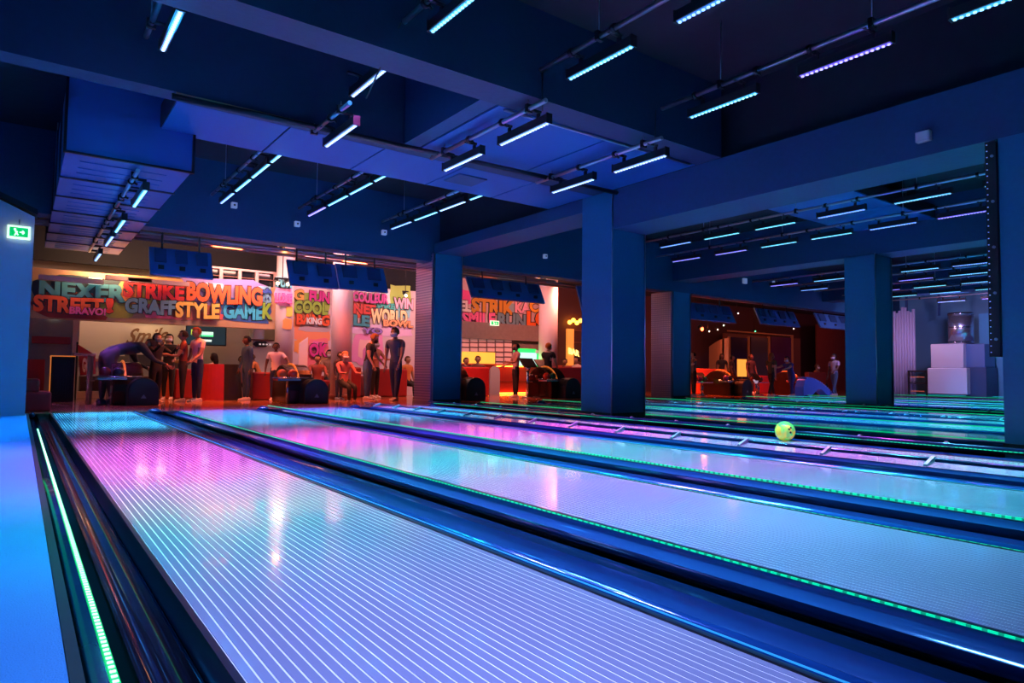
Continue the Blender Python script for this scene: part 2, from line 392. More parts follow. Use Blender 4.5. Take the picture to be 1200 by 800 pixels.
# ------------------------------------------------------------------ the bowling ball in motion, at rest here
bc = onZ(920, 516.5, 0); bc.z = .1085
bm = BM(); ball(bm, bc, .108, 32, 20)
def ballmat():
    m = bpy.data.materials.new('marbled_lime_ball'); m.use_nodes = True; nt = m.node_tree; b = nt.nodes['Principled BSDF']
    tc = nt.nodes.new('ShaderNodeTexCoord'); n = nt.nodes.new('ShaderNodeTexNoise'); n.inputs['Scale'].default_value = 7; n.inputs['Distortion'].default_value = 1.2
    nt.links.new(tc.outputs['Object'], n.inputs['Vector']); r = nt.nodes.new('ShaderNodeValToRGB'); nt.links.new(n.outputs['Fac'], r.inputs[0])
    r.color_ramp.elements[0].color = (.10, .9, .12, 1); r.color_ramp.elements[0].position = .42; r.color_ramp.elements[1].color = (.95, .75, .05, 1); r.color_ramp.elements[1].position = .62
    nt.links.new(r.outputs[0], b.inputs['Base Color']); b.inputs['Roughness'].default_value = .15
    nt.links.new(r.outputs[0], b.inputs['Emission Color']); b.inputs['Emission Strength'].default_value = .22   # fluorescent pigment under UV light
    return m
bt = thing('bowling_ball', 'lime green bowling ball rolling on the fourth lane', 'bowling ball', bc)
obj('sphere', bm, ballmat(), bt, smooth=True)
bm = BM()
for dx, dz in ((-.035, .045), (-.06, .03), (-.045, -.005)):
    d = Vector((dx, -.09, dz)).normalized(); tube(bm, bc + d*.1, bc + d*.1086, .012, 10)
obj('finger_hole', bm, m_black, bt)

# ------------------------------------------------------------------ light bars and trusses
m_bar = {}
def lens_mat(c):
    if c not in m_bar:
        col = {'c': (.10, .62, 1), 'b': (.10, .34, 1), 'v': (.22, .16, 1), 't': (.10, .80, .95), 'w': (.30, .52, 1)}[c[0]]
        m_bar[c] = (mat('bar_glow_' + c, col, .3, emit=col, es=.55 if c[1] == 'n' else .6), mat('bar_diode_' + c, (1, 1, 1), .3, emit=tuple(.2 + .8*v for v in col), es=2.2 if c[1] == 'n' else 1.0))
    return m_bar[c]
LCOL = {'c': C_CYAN, 'b': C_BLUE, 'v': C_VIOL, 't': C_TEAL, 'w': C_CYAN}
BARP = {}
def light_bar(xc, yc, z, c, wash, label, ln=1.0, detailed=True, power=1.0, halo=1.0):
    key = (c, round(ln, 2), detailed)
    o = thing('led_light_bar', label, 'light bar', (xc, yc, z), 'ceiling light bars')
    if key not in BARP:
        g, d = lens_mat(c + ('n' if detailed else 'f')); h = ln/2
        parts = []
        bm = BM(); box(bm, -.035, -h, .012, .035, h, .10); box(bm, -.04, -h-.012, .0, .04, -h, .11); box(bm, -.04, h, .0, .04, h+.012, .11)
        parts.append(obj('housing', bm, m_black, o, local=True))
        parts.append(obj('diffuser', B(-.022, -h+.01, .004, .022, h-.01, .013), g, o, local=True))
        bm = BM(); n = 18
        for k in range(n):
            y = -h + .03 + (ln - .06)*k/(n-1)
            if detailed:
                tube(bm, (0, y, .006), (0, y, -.006), .0145, 8)
            else: box(bm, -.015, y-.016, -.005, .015, y+.016, .005)
        q = obj('diode', bm, d, o, local=True, kind='stuff'); parts.append(q)
        bm = BM(); box(bm, -.01, -.6*h, .095, .01, .6*h, .112)
        for s in (-.6, .6):
            box(bm, -.012, s*h-.02, .10, .012, s*h+.02, .16); tube(bm, (-.14, s*h, .18), (.03, s*h, .18), .020, 8)
        parts.append(obj('mount_bracket', bm, m_blackm, o, local=True))
        BARP[key] = parts
    else:
        for s in BARP[key]:
            q = s.copy(); COL.objects.link(q); q.parent = o
    lamp('beam', 'AREA', (xc, yc, z - .02), WASH*power, wash, size=.05, sizey=ln*.9, spread=48, parent=o)
    if halo: lamp('spill', 'POINT', (xc, yc, z - .10), HALO*halo, C_BLUE if c != 'v' else (.08, .06, 1), rad=.12, parent=o)
    return o
def washcol(Y, x):
    if Y > 11.9 and x > 0: return C_VIOL
    if x < 0: return C_BLUE
    if Y > 9: return C_CYAN
    if Y > 4.9: return C_PINK
    if Y > (3.5 if x < 1.5 else 4.2): return (C_TEAL if x < 5.5 else C_CYAN)
    if x < 1.5: return (.32, .38, .95)
    if Y > 2.9: return (.60, .34, 1) if x < 5 else C_PINK
    if Y > 1: return (.20, .60, 1) if x < 3.5 else (.10, .75, .85)
    return C_VIOL
ROWN = {}
rows = [  # x, z, row phrase, [(y, colour)]
 (-.9, 3.77, 'added unseen over the blue carpet', [(1, 'c'), (3, 'c'), (5, 'c'), (7, 'c'), (9, 'c'), (11, 'c')]),  # row added out of view to light the carpet and end wall
 (1.00, 3.77, 'in partly added row over blue carpet edge', [(.9, 'c'), (2.3, 'c'), (3.7, 'c'), (5.1, 'c'), (6.65, 'w')]),  # all but the last bar added unseen, lighting carpet and first lane
 (2.88, 3.77, 'over the gap of lanes one and two', [(1.9, 'c'), (3.3, 'c'), (4.75, 'c'), (6.53, 'w'), (9.5, 'c'), (10.5, 'c'), (11.5, 'c'), (12.55, 'b')]),
 (4.50, 3.77, 'over the third lane', [(1.9, 'b'), (3.3, 'b'), (4.72, 'c'), (9.45, 'c'), (10.45, 'c'), (11.45, 'c'), (12.5, 'v')]),
 (6.32, 3.77, 'over the fourth lane', [(.5, 'c'), (1.85, 'c'), (3.23, 'v'), (4.62, 'c'), (9.45, 'c'), (10.5, 'w'), (11.5, 'c'), (12.55, 'b')]),
 (2.88, 3.41, 'low under second beam over lanes one and two', [(7.3, 'w')]),
 (4.50, 3.41, 'low under the soffit over the third lane', [(5.95, 'w'), (7.24, 'w')]),
 (6.32, 3.41, 'low under the soffit over the fourth lane', [(5.88, 'w'), (7.17, 'w')]),
 (10.8, 3.77, 'in first row past near columns', [(3.9, 'c'), (5.2, 'c'), (6.6, 'c'), (7.9, 't'), (9.1, 't')]),
 (12.3, 3.77, 'in second row past near columns', [(3.6, 'c'), (4.97, 'c'), (6.37, 'b'), (7.73, 't'), (9.02, 't'), (10.3, 'b')]),
 (14.1, 3.77, 'in third row past near columns', [(3.6, 'b'), (4.98, 'v'), (6.25, 'b'), (7.52, 't'), (8.77, 't'), (10.07, 'v'), (11.45, 'v')]),
 (18.6, 3.5, 'in first row past bright blue column', [(5.2, 'v'), (6.4, 'b'), (7.6, 'c'), (8.8, 't'), (10.0, 'c'), (11.4, 'v')]),
 (20.3, 3.5, 'in second row past bright blue column', [(5.8, 'b'), (7.1, 'c'), (8.4, 'v'), (9.7, 't'), (11.4, 'b')]),
 (22.2, 3.5, 'in third row past bright blue column', [(6.2, 'b'), (7.5, 'c'), (8.8, 't'), (10.1, 'v')]),
 (24.1, 3.5, 'in fourth row past bright blue column', [(6.5, 'v'), (7.8, 't'), (9.1, 'c'), (10.4, 't')]),
 (27.0, 3.5, 'in the last row near the right wall', [(7.2, 't'), (8.6, 'v'), (10.0, 'b')]),
]
for (x, z, ph, bars) in rows:
    for k, (y, c) in enumerate(bars):
        far = x > 9
        light_bar(x, y, z, c, washcol(y, x) if not far else (C_TEAL, C_CYAN, C_BLUE, C_VIOL)[k % 4], ('LED light bar %s, %s from camera end' if len(bars) > 1 else 'single LED light bar %s') % ((ph, ORD[k]) if len(bars) > 1 else (ph,)), .9, not far,
                  (.42 if x < 1.5 and y < 4.5 else .8 if x < 1.5 or y < 4 else 1.0) if not far else .7, (1.0 if (x, y) != (1.0, 6.65) else 9.0) if not far else .8)
# bars below the duct at left
for k, (y, c) in enumerate([(10.05, 'c'), (12.2, 'c'), (13.75, 'b'), (15.9, 'b')]):
    light_bar(1.21, y, 2.97, c, C_CYAN if y < 13 else C_VIOL, 'LED light bar under the sheet metal duct, %s from camera end' % ORD[k], 1.1, True, 1.0 if y < 13 else .25, 2.0 if y < 13 else .6)

def truss(x, z, y0, y1, ztop, label, rods, clamps):
    o = thing('lighting_pipe', label, 'lighting pipe', (x, y0, z), 'pipes carrying the light bars')
    obj('pipe', T((x, y0, z), (x, y1, z), .026, n=10), m_pipe, o)
    first = None
    for y in rods:
        obj('hanger_rod', T((x, y, z), (x, y, ztop), .006, n=6), m_pipe, o)
        bm = BM(); box(bm, x-.04, y-.02, z-.04, x+.04, y+.02, z+.05); obj('clamp', bm, m_blackm, o)
    for y in clamps:
        bm = BM(); tube(bm, (x, y-.02, z), (x, y+.02, z), .045, 8); tube(bm, (x, y, z), (x+.07, y, z-.03), .015, 6); obj('clamp', bm, m_blackm, o)
    return o
truss(2.76, 3.96, -1, 5.5, 4.69, 'aluminium pipe over the gap of lanes one and two, before the near beam', [1.5, 4.6], [2.9, 3.7, 4.4, 5.1])
truss(4.38, 3.96, -1, 5.5, 4.69, 'aluminium pipe over the third lane, before the near beam', [1.2, 4.6], [2.9, 3.6, 4.4, 5.0])
truss(6.20, 3.96, -1, 5.4, 4.69, 'aluminium pipe over the fourth lane, before the near beam', [.9, 2.9, 4.55], [1.5, 2.2, 3.5, 4.1, 4.9])
for x, nm in ((2.76, 'the gap of lanes one and two'), (4.38, 'the third lane'), (6.2, 'the fourth lane')):
    truss(x, 3.96, 9.0, 13.2, 4.69, 'dark pipe over %s, near the foul line' % nm, [10.0, 12.2], [9.6, 10.5, 11.3, 12.4])
for x, nm in ((2.76, 'gap of lanes one and two'), (4.38, 'third lane'), (6.2, 'fourth lane')):
    truss(x, 3.60, 5.4 if x > 3 else 6.75, 7.85, 3.7, 'short low pipe under the soffit over the %s' % nm, [5.7, 7.5] if x > 3 else [7.0, 7.83], [6.2, 6.9] if x > 3 else [7.3])
truss(12.18, 3.96, -1, 11.6, 4.69, 'first long pipe beyond the near columns', [3.2, 5.0, 7.2, 9.4], [4.1, 6.0, 6.6, 8.2, 9.0, 10.4])
truss(13.98, 3.96, -1, 12.4, 4.69, 'second long pipe beyond the near columns', [3.6, 6.0, 8.6, 10.6], [4.5, 5.4, 7.0, 8.0, 9.6])
truss(18.48, 3.69, 3, 12.4, 4.69, 'first long pipe beyond the bright blue column', [5.6, 8.6], [6.5, 7.4])
truss(20.18, 3.69, 3, 12.4, 4.69, 'second long pipe beyond the bright blue column', [5.6, 8.6], [6.5, 7.4])
truss(1.09, 3.155, 9.3, 16.4, 3.24, 'pipe under the sheet metal duct at left', [9.6, 11, 13, 15], [9.9, 10.8, 11.6, 12.6, 13.4, 14.4])
truss(.88, 3.96, -1, 7.3, 4.69, 'dark pipe over the blue carpet edge', [1, 3, 5.4, 7.0], [2.0, 4.2])
truss(-1.02, 3.96, -1, 12, 4.69, 'unseen pipe for the bars added over the blue carpet', [1, 5, 9, 11.8], [3, 7])
truss(10.68, 3.96, 3, 10, 4.69, 'short pipe just beyond the near row beam', [3.5, 6, 9.6], [4.5, 7.2])
for x, n_ in ((22.08, 'third'), (23.98, 'fourth')): truss(x, 3.69, 3, 12.4, 4.69, '%s long pipe beyond the bright blue column' % n_, [5.6, 8.6, 11], [6.5])
truss(26.88, 3.69, 5, 12.4, 4.69, 'last long pipe near the right wall', [5.6, 8.6, 11], [6.5])
# thin vertical cable drops seen against the beams
for (a, b, lab) in [((2.75, 5.55, 3.97), (2.75, 6.3, 3.5), 'thin cable dropping over the near beam, left one'), ((4.42, 5.52, 3.97), (4.46, 5.56, 3.55), 'thin cable dropping over the near beam, middle one'), ((6.2, 5.5, 3.97), (6.25, 5.56, 3.5), 'thin cable dropping over the near beam, right one')]:
    tag(obj('hanging_cable', T(a, b, .008, n=6), m_black), lab, 'cable')
# conduits: cross pipes below the second beam
tag(obj('conduit', T((1.2, 7.80, 3.62), (7.6, 7.55, 3.62), .035, n=8), m_black), 'dark conduit crossing under the second beam', 'pipe')
tag(obj('conduit', T((1.25, 7.86, 3.68), (3.1, 7.86, 3.68), .018, n=8), mat('copper_conduit', (.85, .48, .28), .35, .5)), 'copper coloured conduit catching light under the second beam', 'pipe')
tag(obj('conduit', T((4.3, 6.05, 3.68), (7.5, 6.02, 3.68), .015, n=8), m_pipe), 'pale thin conduit along the back of the near beam', 'pipe')
# small white sensor boxes on the far beam
for k, (x, y) in enumerate([(275, 240), (349, 262), (451, 272), (528, 273), (640, 300)]):
    p = onY(x, y, 13.42); o = thing('beam_sensor', 'small white sensor box on the far beam, %s from the duct' % ORD[k], 'sensor', p, 'sensor boxes on the far beam')
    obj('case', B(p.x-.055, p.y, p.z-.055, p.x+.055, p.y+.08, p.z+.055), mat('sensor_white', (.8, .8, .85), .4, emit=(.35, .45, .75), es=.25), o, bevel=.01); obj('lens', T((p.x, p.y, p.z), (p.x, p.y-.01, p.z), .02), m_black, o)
for k, (x, y) in enumerate([(874, 329), (909, 332), (979, 343)]):
    p = onY(x, y, 13.42); o = thing('beam_sensor', 'white sensor box beyond the columns, %s from the grid sided column' % ORD[k], 'sensor', p, 'sensor boxes on the far beam')
    obj('case', B(p.x-.09, p.y, p.z-.09, p.x+.09, p.y+.08, p.z+.09), MATS['sensor_white'], o, bevel=.01)
p = onX(1084, 161, 7.65); o = thing('wall_box', 'small pale box fixed to the side of the near row beam', 'box', p)
obj('case', B(7.58, p.y-.07, p.z-.055, 7.65, p.y+.07, p.z+.055), m_acw, o, bevel=.008); obj('cover_plate', B(7.574, p.y-.055, p.z-.04, 7.581, p.y+.055, p.z+.04), m_white, o)

# ------------------------------------------------------------------ ventilation duct at left
D = thing('air_duct', 'big rectangular sheet metal ventilation duct hanging at left', 'duct', (.34, 9.2, 3.23))
ys = [9.2, 10.5, 11.7, 12.85, 13.95, 15.0, 16.0, 17.0]
for i in range(7):
    obj('duct_section', B(.34, ys[i] + .006, 3.23, 1.68, ys[i+1] - .006, 4.16), m_duct, D)
for i in range(1, 7):
    obj('flange', B(.32, ys[i] - .022, 3.21, 1.70, ys[i] + .022, 4.18), m_seam, D)
bm = BM(); box(bm, .315, 9.17, 3.20, .345, 9.21, 4.19); box(bm, 1.675, 9.17, 3.20, 1.705, 9.21, 4.19); box(bm, .345, 9.17, 3.20, 1.675, 9.21, 3.225); box(bm, .345, 9.17, 4.165, 1.675, 9.21, 4.19); obj('front_frame', bm, m_blackm, D)
for i in range(7):
    bm = BM()
    for t in (.3, .55, .75): tube(bm, (.5, ys[i] + (ys[i+1]-ys[i])*t, 3.228), (1.45, ys[i] + (ys[i+1]-ys[i])*t, 3.228), .008, 6)
    obj('stiffener', bm, m_duct, D)
bm = BM(); 
for (x, y) in ((.36, 9.4), (1.66, 9.4), (.36, 13), (1.66, 13)): tube(bm, (x, y, 4.16), (x, y, 4.69 if y < 13.2 else 4.3), .008, 6)
obj('hanger_rod', bm, m_pipe, D)
# ------------------------------------------------------------------ lounge: pipes, screens
for k, (y, z, x0, x1, r) in enumerate([(14.3, 3.30, -1, 12, .03), (14.9, 3.36, -1, 14, .045), (15.6, 3.40, 1.8, 14, .03), (16.4, 3.6, 1.8, 14, .05), (14.3, 3.42, 16.5, 30, .04), (15.4, 3.6, 16.5, 30, .06)]):
    o = thing('ceiling_pipe', 'pipe crossing the dark lounge ceiling, %s behind the far beam%s' % (ORD[k % 4], ' at left' if k < 4 else ' beyond the columns'), 'pipe', (x0, y, z))
    obj('pipe', T((x0, y, z), (x1, y, z), r, n=8), mat('dull_rose_pipe', (.35, .26, .28), .4, .4), o)
    for q in range(int((x1-x0)/2)):
        obj('hanger', T((x0 + 1 + q*2, y, z), (x0 + 1 + q*2, y, 4.35), .008, n=5), m_blackm, o)
def screen(x0, x1, zb, zt, yb, label, n=4, lean=.28):
    """bank of score screens seen from behind, tilted down to the bowlers"""
    o = thing('score_screen_bank', label, 'screen', ((x0+x1)/2, yb, zb), 'score screens above the foul line')
    ytop = yb + lean
    def q(t, s, off=0):  # t across, s up
        nrm = Vector((0, -(zt-zb), lean)).normalized()
        return Vector((x0 + (x1-x0)*t, yb + lean*s, zb + (zt-zb)*s)) + nrm*off
    bm = BM()
    vs = [bm.verts.new(q(t, s, o_)) for (t, s, o_) in ((0,0,0),(1,0,0),(1,1,0),(0,1,0),(0,0,-.05),(1,0,-.05),(1,1,-.05),(0,1,-.05))]
    for f in ((0,1,2,3),(7,6,5,4),(0,4,5,1),(1,5,6,2),(2,6,7,3),(3,7,4,0)): bm.faces.new([vs[i] for i in f])
    bmesh.ops.recalc_face_normals(bm, faces=bm.faces[:])
    obj('back_panel', bm, m_screenb, o)
    for i in range(n):
        t0 = (i + .22)/n; t1 = (i + .78)/n
        bm = BM()
        vs = [bm.verts.new(q(t, s, o_)) for (t, s, o_) in ((t0,.45,.03),(t1,.45,.03),(t1,.9,.06),(t0,.9,.06),(t0,.45,0),(t1,.45,0),(t1,.9,0),(t0,.9,0))]
        for f in ((0,1,2,3),(7,6,5,4),(0,4,5,1),(1,5,6,2),(2,6,7,3),(3,7,4,0)): bm.faces.new([vs[i_] for i_ in f])
        bmesh.ops.recalc_face_normals(bm, faces=bm.faces[:])
        h = obj('electronics_box', bm, m_screenr, o)
        bm = BM(); c = q((t0+t1)/2, .25, .02); box(bm, c.x-.05, c.y-.02, c.z-.04, c.x+.05, c.y+.02, c.z+.04); obj('mount', bm, m_black, o)
    bm = BM()
    for t in (.2, .8): tube(bm, q(t, .9, 0), Vector((x0+(x1-x0)*t, ytop+.1, 4.3)), .02, 6)
    obj('hanger', bm, m_blackm, o)
    return o
def bank(pa, pb, pc, Y, label, n=4):
    a = onY(*pa, Y); b = onY(*pb, Y); c = onY(*pc, Y)   # bottom left, bottom right, top level
    return screen(a.x, b.x, (a.z + b.z)/2, c.z, Y, label, n)
bank((176, 322), (250, 325), (212, 290), 14.0, 'blue bank of score screens nearest the duct', 3)
bank((340, 333), (397, 338), (380, 306), 14.0, 'blue bank of score screens hanging above the round columns, left half', 2)
bank((398, 337), (455, 343), (420, 309), 14.0, 'blue bank of score screens hanging above the round columns, right half', 2)
bank((553, 346), (639, 356), (595, 327), 14.0, 'blue bank of score screens in the middle opening', 4)
bank((683, 362), (745, 372), (720, 338), 14.0, 'blue bank of score screens mostly hidden behind the large column', 3)
bank((800, 373), (863, 378), (840, 356), 14.0, 'blue bank of score screens right of the grid sided column', 4)
bank((892, 379), (938, 383), (912, 362), 14.0, 'blue bank of score screens in the middle of the right opening', 4)
bank((962, 383), (1010, 388), (972, 367), 14.0, 'blue bank of score screens beside the bright blue column', 4)

# ------------------------------------------------------------------ lounge walls
Ybk = 21.0
struct('wall_back', B(-3, 21.0, -.12, 10, 21.2, 4.4), m_wallp)
struct('wall_back_right', B(10, 21.6, -.12, 17.5, 21.8, 4.4), mat('pink_wall', (.70, .52, .55), .6))
struct('wall_lounge_right', B(17.5, 21.0, -.12, 42, 21.2, 4.4), mat('dark_plum_wall', (.07, .025, .03), .7))
struct('wall_right', B(31, -2.5, -.3, 31.2, 13.9, 5), mat('right_wall_blue', (.10, .32, .50), .6))

# text helper: letters as flat print with a hair of thickness, black outline behind
def text_mesh(s, offset, depth_=.004, shear=0):
    c = bpy.data.curves.new('t', 'FONT'); c.body = s; c.size = 1; c.offset = offset; c.extrude = depth_; c.shear = shear; c.resolution_u = 3
    o = bpy.data.objects.new('t', c); COL.objects.link(o)
    bpy.context.view_layer.update()
    me = bpy.data.meshes.new_from_object(o.evaluated_get(bpy.context.evaluated_depsgraph_get()))
    bpy.data.objects.remove(o); bpy.data.curves.remove(c); return me
WORDN = [0]
def print_text(s, rect, Y, col, parent, name='lettering', outline=(.02, .02, .03), fat=.05, rot=0, emit=0, wob=.06, shear=0):
    """rect = photo frame box the word fills on the wall plane y=Y"""
    WORDN[0] += 1; Y = Y - .010*(WORDN[0] % 9)
    x0, y0, x1, y1 = rect
    A = onY(x0, y1, Y); Bq = onY(x1, y1, Y); Cq = onY(x0, y0, Y)
    W = Bq.x - A.x; Hh = Cq.z - A.z; zz = (A.z + Bq.z)/2
    m = mat('print_%s_%.2f_%.2f_%.2f_%.1f' % ('p', *col, emit), col, .5, emit=col if emit else None, es=emit)
    for k, (off, mm) in enumerate(((fat, m), (fat + .045, mat('print_outline_%.2f' % outline[0], outline, .6)))):
        if k and outline[0] < 0: continue
        me = text_mesh(s, off, .02, shear)
        xs = [v.co.x for v in me.vertices]; ysv = [v.co.y for v in me.vertices]
        if not xs: return
        ax, bx, ay, by = min(xs), max(xs), min(ysv), max(ysv)
        g = .0 if k == 0 else .0
        for v in me.vertices:
            tx = (v.co.x - ax)/(bx - ax); ty = (v.co.y - ay)/(by - ay)
            tz = ty + wob*math.sin(tx*9 + len(s))*(.5)
            ex = 1.0 if k == 0 else 1 + .10/max(len(s), 2)
            xx = A.x + W*(.5 + (tx-.5)*ex); z_ = zz + Hh*(.5 + (tz-.5)*(1.0 if k == 0 else 1.10)) + rot*(tx-.5)*W
            v.co = Vector((xx, Y - (.020 if k == 0 else .010) + (v.co.z > 0)*.006, z_)) - parent.location
        me.materials.append(mm)
        o = bpy.data.objects.new(name if k == 0 else name + '_outline', me); COL.objects.link(o); o.parent = parent
def patch(rect, Y, col, parent, name='painted_patch', dy=.004, seed=0, n=14):
    x0, y0, x1, y1 = rect; a = onY(x0, y1, Y); b = onY(x1, y0, Y); rnd = random.Random(seed)
    cx, cz = (a.x+b.x)/2, (a.z+b.z)/2; rx, rz = (b.x-a.x)/2, (b.z-a.z)/2
    bm = BM(); vs = []
    for i in range(n):
        t = 2*math.pi*i/n; k = .86 + .28*rnd.random()
        c_, s_ = math.cos(t), math.sin(t); e = .45
        vs.append((cx + rx*k*math.copysign(abs(c_)**e, c_), cz + rz*k*math.copysign(abs(s_)**e, s_)))
    vs = [(min(max(p_[0], a.x - rx*.06), b.x + rx*.06), min(max(p_[1], a.z), b.z)) for p_ in vs]
    prism(bm, vs, Y - dy - .004, Y - .001)
    return obj(name, bm, mat('paint_%.2f_%.2f_%.2f' % col, col, .55), parent)
OR = (.85, .12, .03); RD = (.62, .03, .03); TE = (.06, .26, .32); YE = (.90, .55, .10); CY = (.05, .50, .80); GR = (.30, .55, .06)
PK = (.95, .15, .42); MG = (.62, .03, .32); GB = (.16, .32, .42); WH = (.85, .85, .85); PU = (.35, .20, .70); CR_ = (.95, .72, .40); LP = (.95, .50, .70)

# graffiti fascia at left: front of the mezzanine
Yf = 18.0
a = onY(37, 371, Yf); b = onY(318, 371, Yf); zt = onY(180, 325, Yf).z
F = thing('graffiti_fascia', 'long fascia covered with colourful graffiti words above the lit entrance', 'mural', (a.x, Yf, a.z))
obj('board', B(a.x - 2.0, Yf, a.z - .02, b.x + .1, Yf + .25, zt), mat('fascia_base', (.55, .33, .18), .6), F)
s_ = 0
for r, c in [((37,329,80,352),(.02,.03,.04)), ((60,329,170,352),(.03,.06,.07)), ((37,345,130,371),(.35,.03,.02)), ((118,350,160,372),(.45,.42,.06)), ((134,328,222,356),(.95,.35,.12)), ((160,338,215,358),(.95,.62,.12)),
             ((165,358,220,373),(.95,.20,.32)), ((200,350,262,374),(.55,.15,.10)), ((214,330,318,358),(.30,.22,.55)), ((256,352,318,376),(.04,.12,.42)), ((300,336,318,356),(.25,.55,.80)), ((236,332,262,342),(.8,.8,.85)), ((233,368,262,374),(.75,.1,.12))]:
    s_ += 1; patch(r, Yf, c, F, seed=s_, dy=.002 + .0006*s_)
for wd, r, c in [('NEXER', (45, 330, 148, 352), TE), ('STREET', (38, 347, 121, 367), OR), ('!', (123, 349, 133, 367), (.8,.06,.03)), ('BRAVO!', (81, 360, 124, 369), PK), ('STRIKE', (144, 330, 216, 351), RD),
                 ('GRAFF', (146, 350, 206, 368), GB), ('STYLE', (205, 354, 257, 373), YE), ('BOWLING', (218, 333, 307, 356), OR), ('GAME', (261, 355, 308, 374), CY), ('K', (307, 355, 319, 374), GR), ('*', (307, 337, 318, 354), (.05, .12, .6))]:
    print_text(wd, r, Yf - .012, c, F)
# railing with mullions above the fascia and dark window behind
a = onY(236, 330, 18.1); b = onY(326, 330, 18.1)
m_rail = mat('rose_white_rail', (.48, .34, .34), .5)
W_ = thing('mezzanine_railing', 'white framed glazing above the graffiti fascia', 'railing', (a.x, 18.1, a.z))
zt = onY(280, 317, 18.1).z
obj('glass_pane', B(a.x, 18.2, a.z, b.x, 18.22, zt), mat('dark_glass', (.01, .012, .02), .08), W_)
obj('top_rail', B(a.x, 18.08, zt, b.x, 18.16, zt + .05), m_rail, W_)
for x in (237, 259, 281, 301, 323):
    p = onY(x, 325, 18.1); obj('mullion', B(p.x - .04, 18.08, a.z, p.x + .04, 18.16, zt), m_rail, W_)
obj('mid_rail', B(a.x, 18.09, (a.z+zt)/2, b.x, 18.13, (a.z+zt)/2 + .02), m_dwood, W_)
for k, r in enumerate([(45, 318, 122, 327), (123, 321, 178, 327), (150, 322, 222, 330)]):
    a = onY(r[0], r[3], 17.6); b = onY(r[2], r[1], 17.6)
    tag(obj('ceiling_beam', B(a.x, 17.55, a.z, b.x, 17.75, a.z + .10), mat('rose_beam', (.75, .50, .45), .5)), 'pale rose beam above the graffiti fascia, %s from the left' % ORD[k], 'beam')

# graffiti wall section behind the round columns
Yw = 19.0
a = onY(326, 340, Yw); b = onY(484, 340, Yw)
z0 = 0
G = struct('dark_backing', B(-3, 19.25, onY(200, 318, 19.25).z, onY(500, 330, 19.25).x, 19.4, 4.35), MATS['black_ceiling'])  # added black sheet standing in for the dark open ceiling above the fascia
G = struct('wall_graffiti', B(a.x, Yw, 0, b.x + .6, Yw + .2, onY(420, 335, Yw).z), mat('graffiti_wall_base', (.68, .55, .62), .6))
G2 = thing('graffiti_mural', 'colourful graffiti mural behind the round columns', 'mural', (a.x, Yw, 1))
pts = [((318,322,345,342),(.20,.42,.45)), ((326,320,352,348),(.75,.45,.15)), ((343,335,386,352),(.9,.75,.8)), ((343,345,386,374),(.36,.55,.08)), ((352,352,372,372),(.40,.60,.10)), ((343,366,386,384),(.9,.35,.12)), ((343,384,386,400),(.95,.35,.18)),
       ((345,398,362,414),(.95,.40,.10)), ((360,396,386,430),(.95,.22,.30)), ((366,400,380,412),(.9,.2,.6)), ((372,412,386,428),(.95,.5,.25)), ((412,340,460,356),(.90,.75,.82)), ((412,354,440,372),(.75,.10,.05)), ((455,335,482,360),(.45,.60,.12)), ((412,382,482,392),(.80,.55,.90)),
       ((412,392,450,428),(.85,.30,.65)), ((420,398,440,420),(.95,.55,.6)), ((458,358,482,372),(.3,.65,.75)), ((350,378,386,388),(.55,.45,.5)), ((425,408,446,430),(.7,.2,.5)), ((352,404,360,412),(.95,.7,.1))]
for k, (r, c) in enumerate(pts): patch(r, Yw, c, G2, seed=50+k, dy=.002 + .0006*k)
for wd, r, c in [('FUN', (362, 341, 386, 355), MG), ('G', (344, 339, 356, 352), (.85, .5, .1)), ('COOL', (344, 352, 384, 368), GR), ('BANG', (347, 368, 386, 381), OR), ('KING', (359, 372, 377, 380), WH), ('COULEUR', (413, 343, 455, 355), MG),
                 ('NEE', (414, 356, 440, 368), RD), ('SPIKE', (441, 355, 462, 362), (.05, .45, .45)), ('WORLD', (434, 362, 477, 380), CR_), ('LE', (414, 369, 433, 382), (.04, .30, .42)), ('WIN', (461, 349, 484, 362), LP), ('BOWL', (449, 375, 484, 383), (.95, .40, .2)),
                 ('OK', (362, 402, 384, 418), (.75, .05, .35)), ('YO', (424, 384, 448, 391), PU)]:
    print_text(wd, r, Yw - .016, c, G2)
# middle opening graffiti
Yg = 21.6
a = onY(536, 382, Yg); G3 = thing('graffiti_mural', 'graffiti words on the pink wall in the middle opening', 'mural', (a.x, Yg, 2.4))
for wd, r, c in [('EL', (538, 352, 552, 365), WH), ('STRIK', (552, 350, 603, 368), (.70, .35, .04)), ('KA', (603, 354, 621, 367), LP), ('CE', (620, 352, 640, 366), (.95, .5, .05)), ('SMILE', (541, 365, 580, 382), PK), ('RUN', (583, 367, 616, 383), GB), ('LOVE', (617, 365, 666, 383), (.95, .16, .02))]:
    print_text(wd, r, Yg - .004, c, G3)
patch((538, 340, 552, 356), Yg, (.9, .1, .4), G3, seed=91); patch((595, 356, 606, 366), Yg, (.3, .5, .6), G3, seed=92)
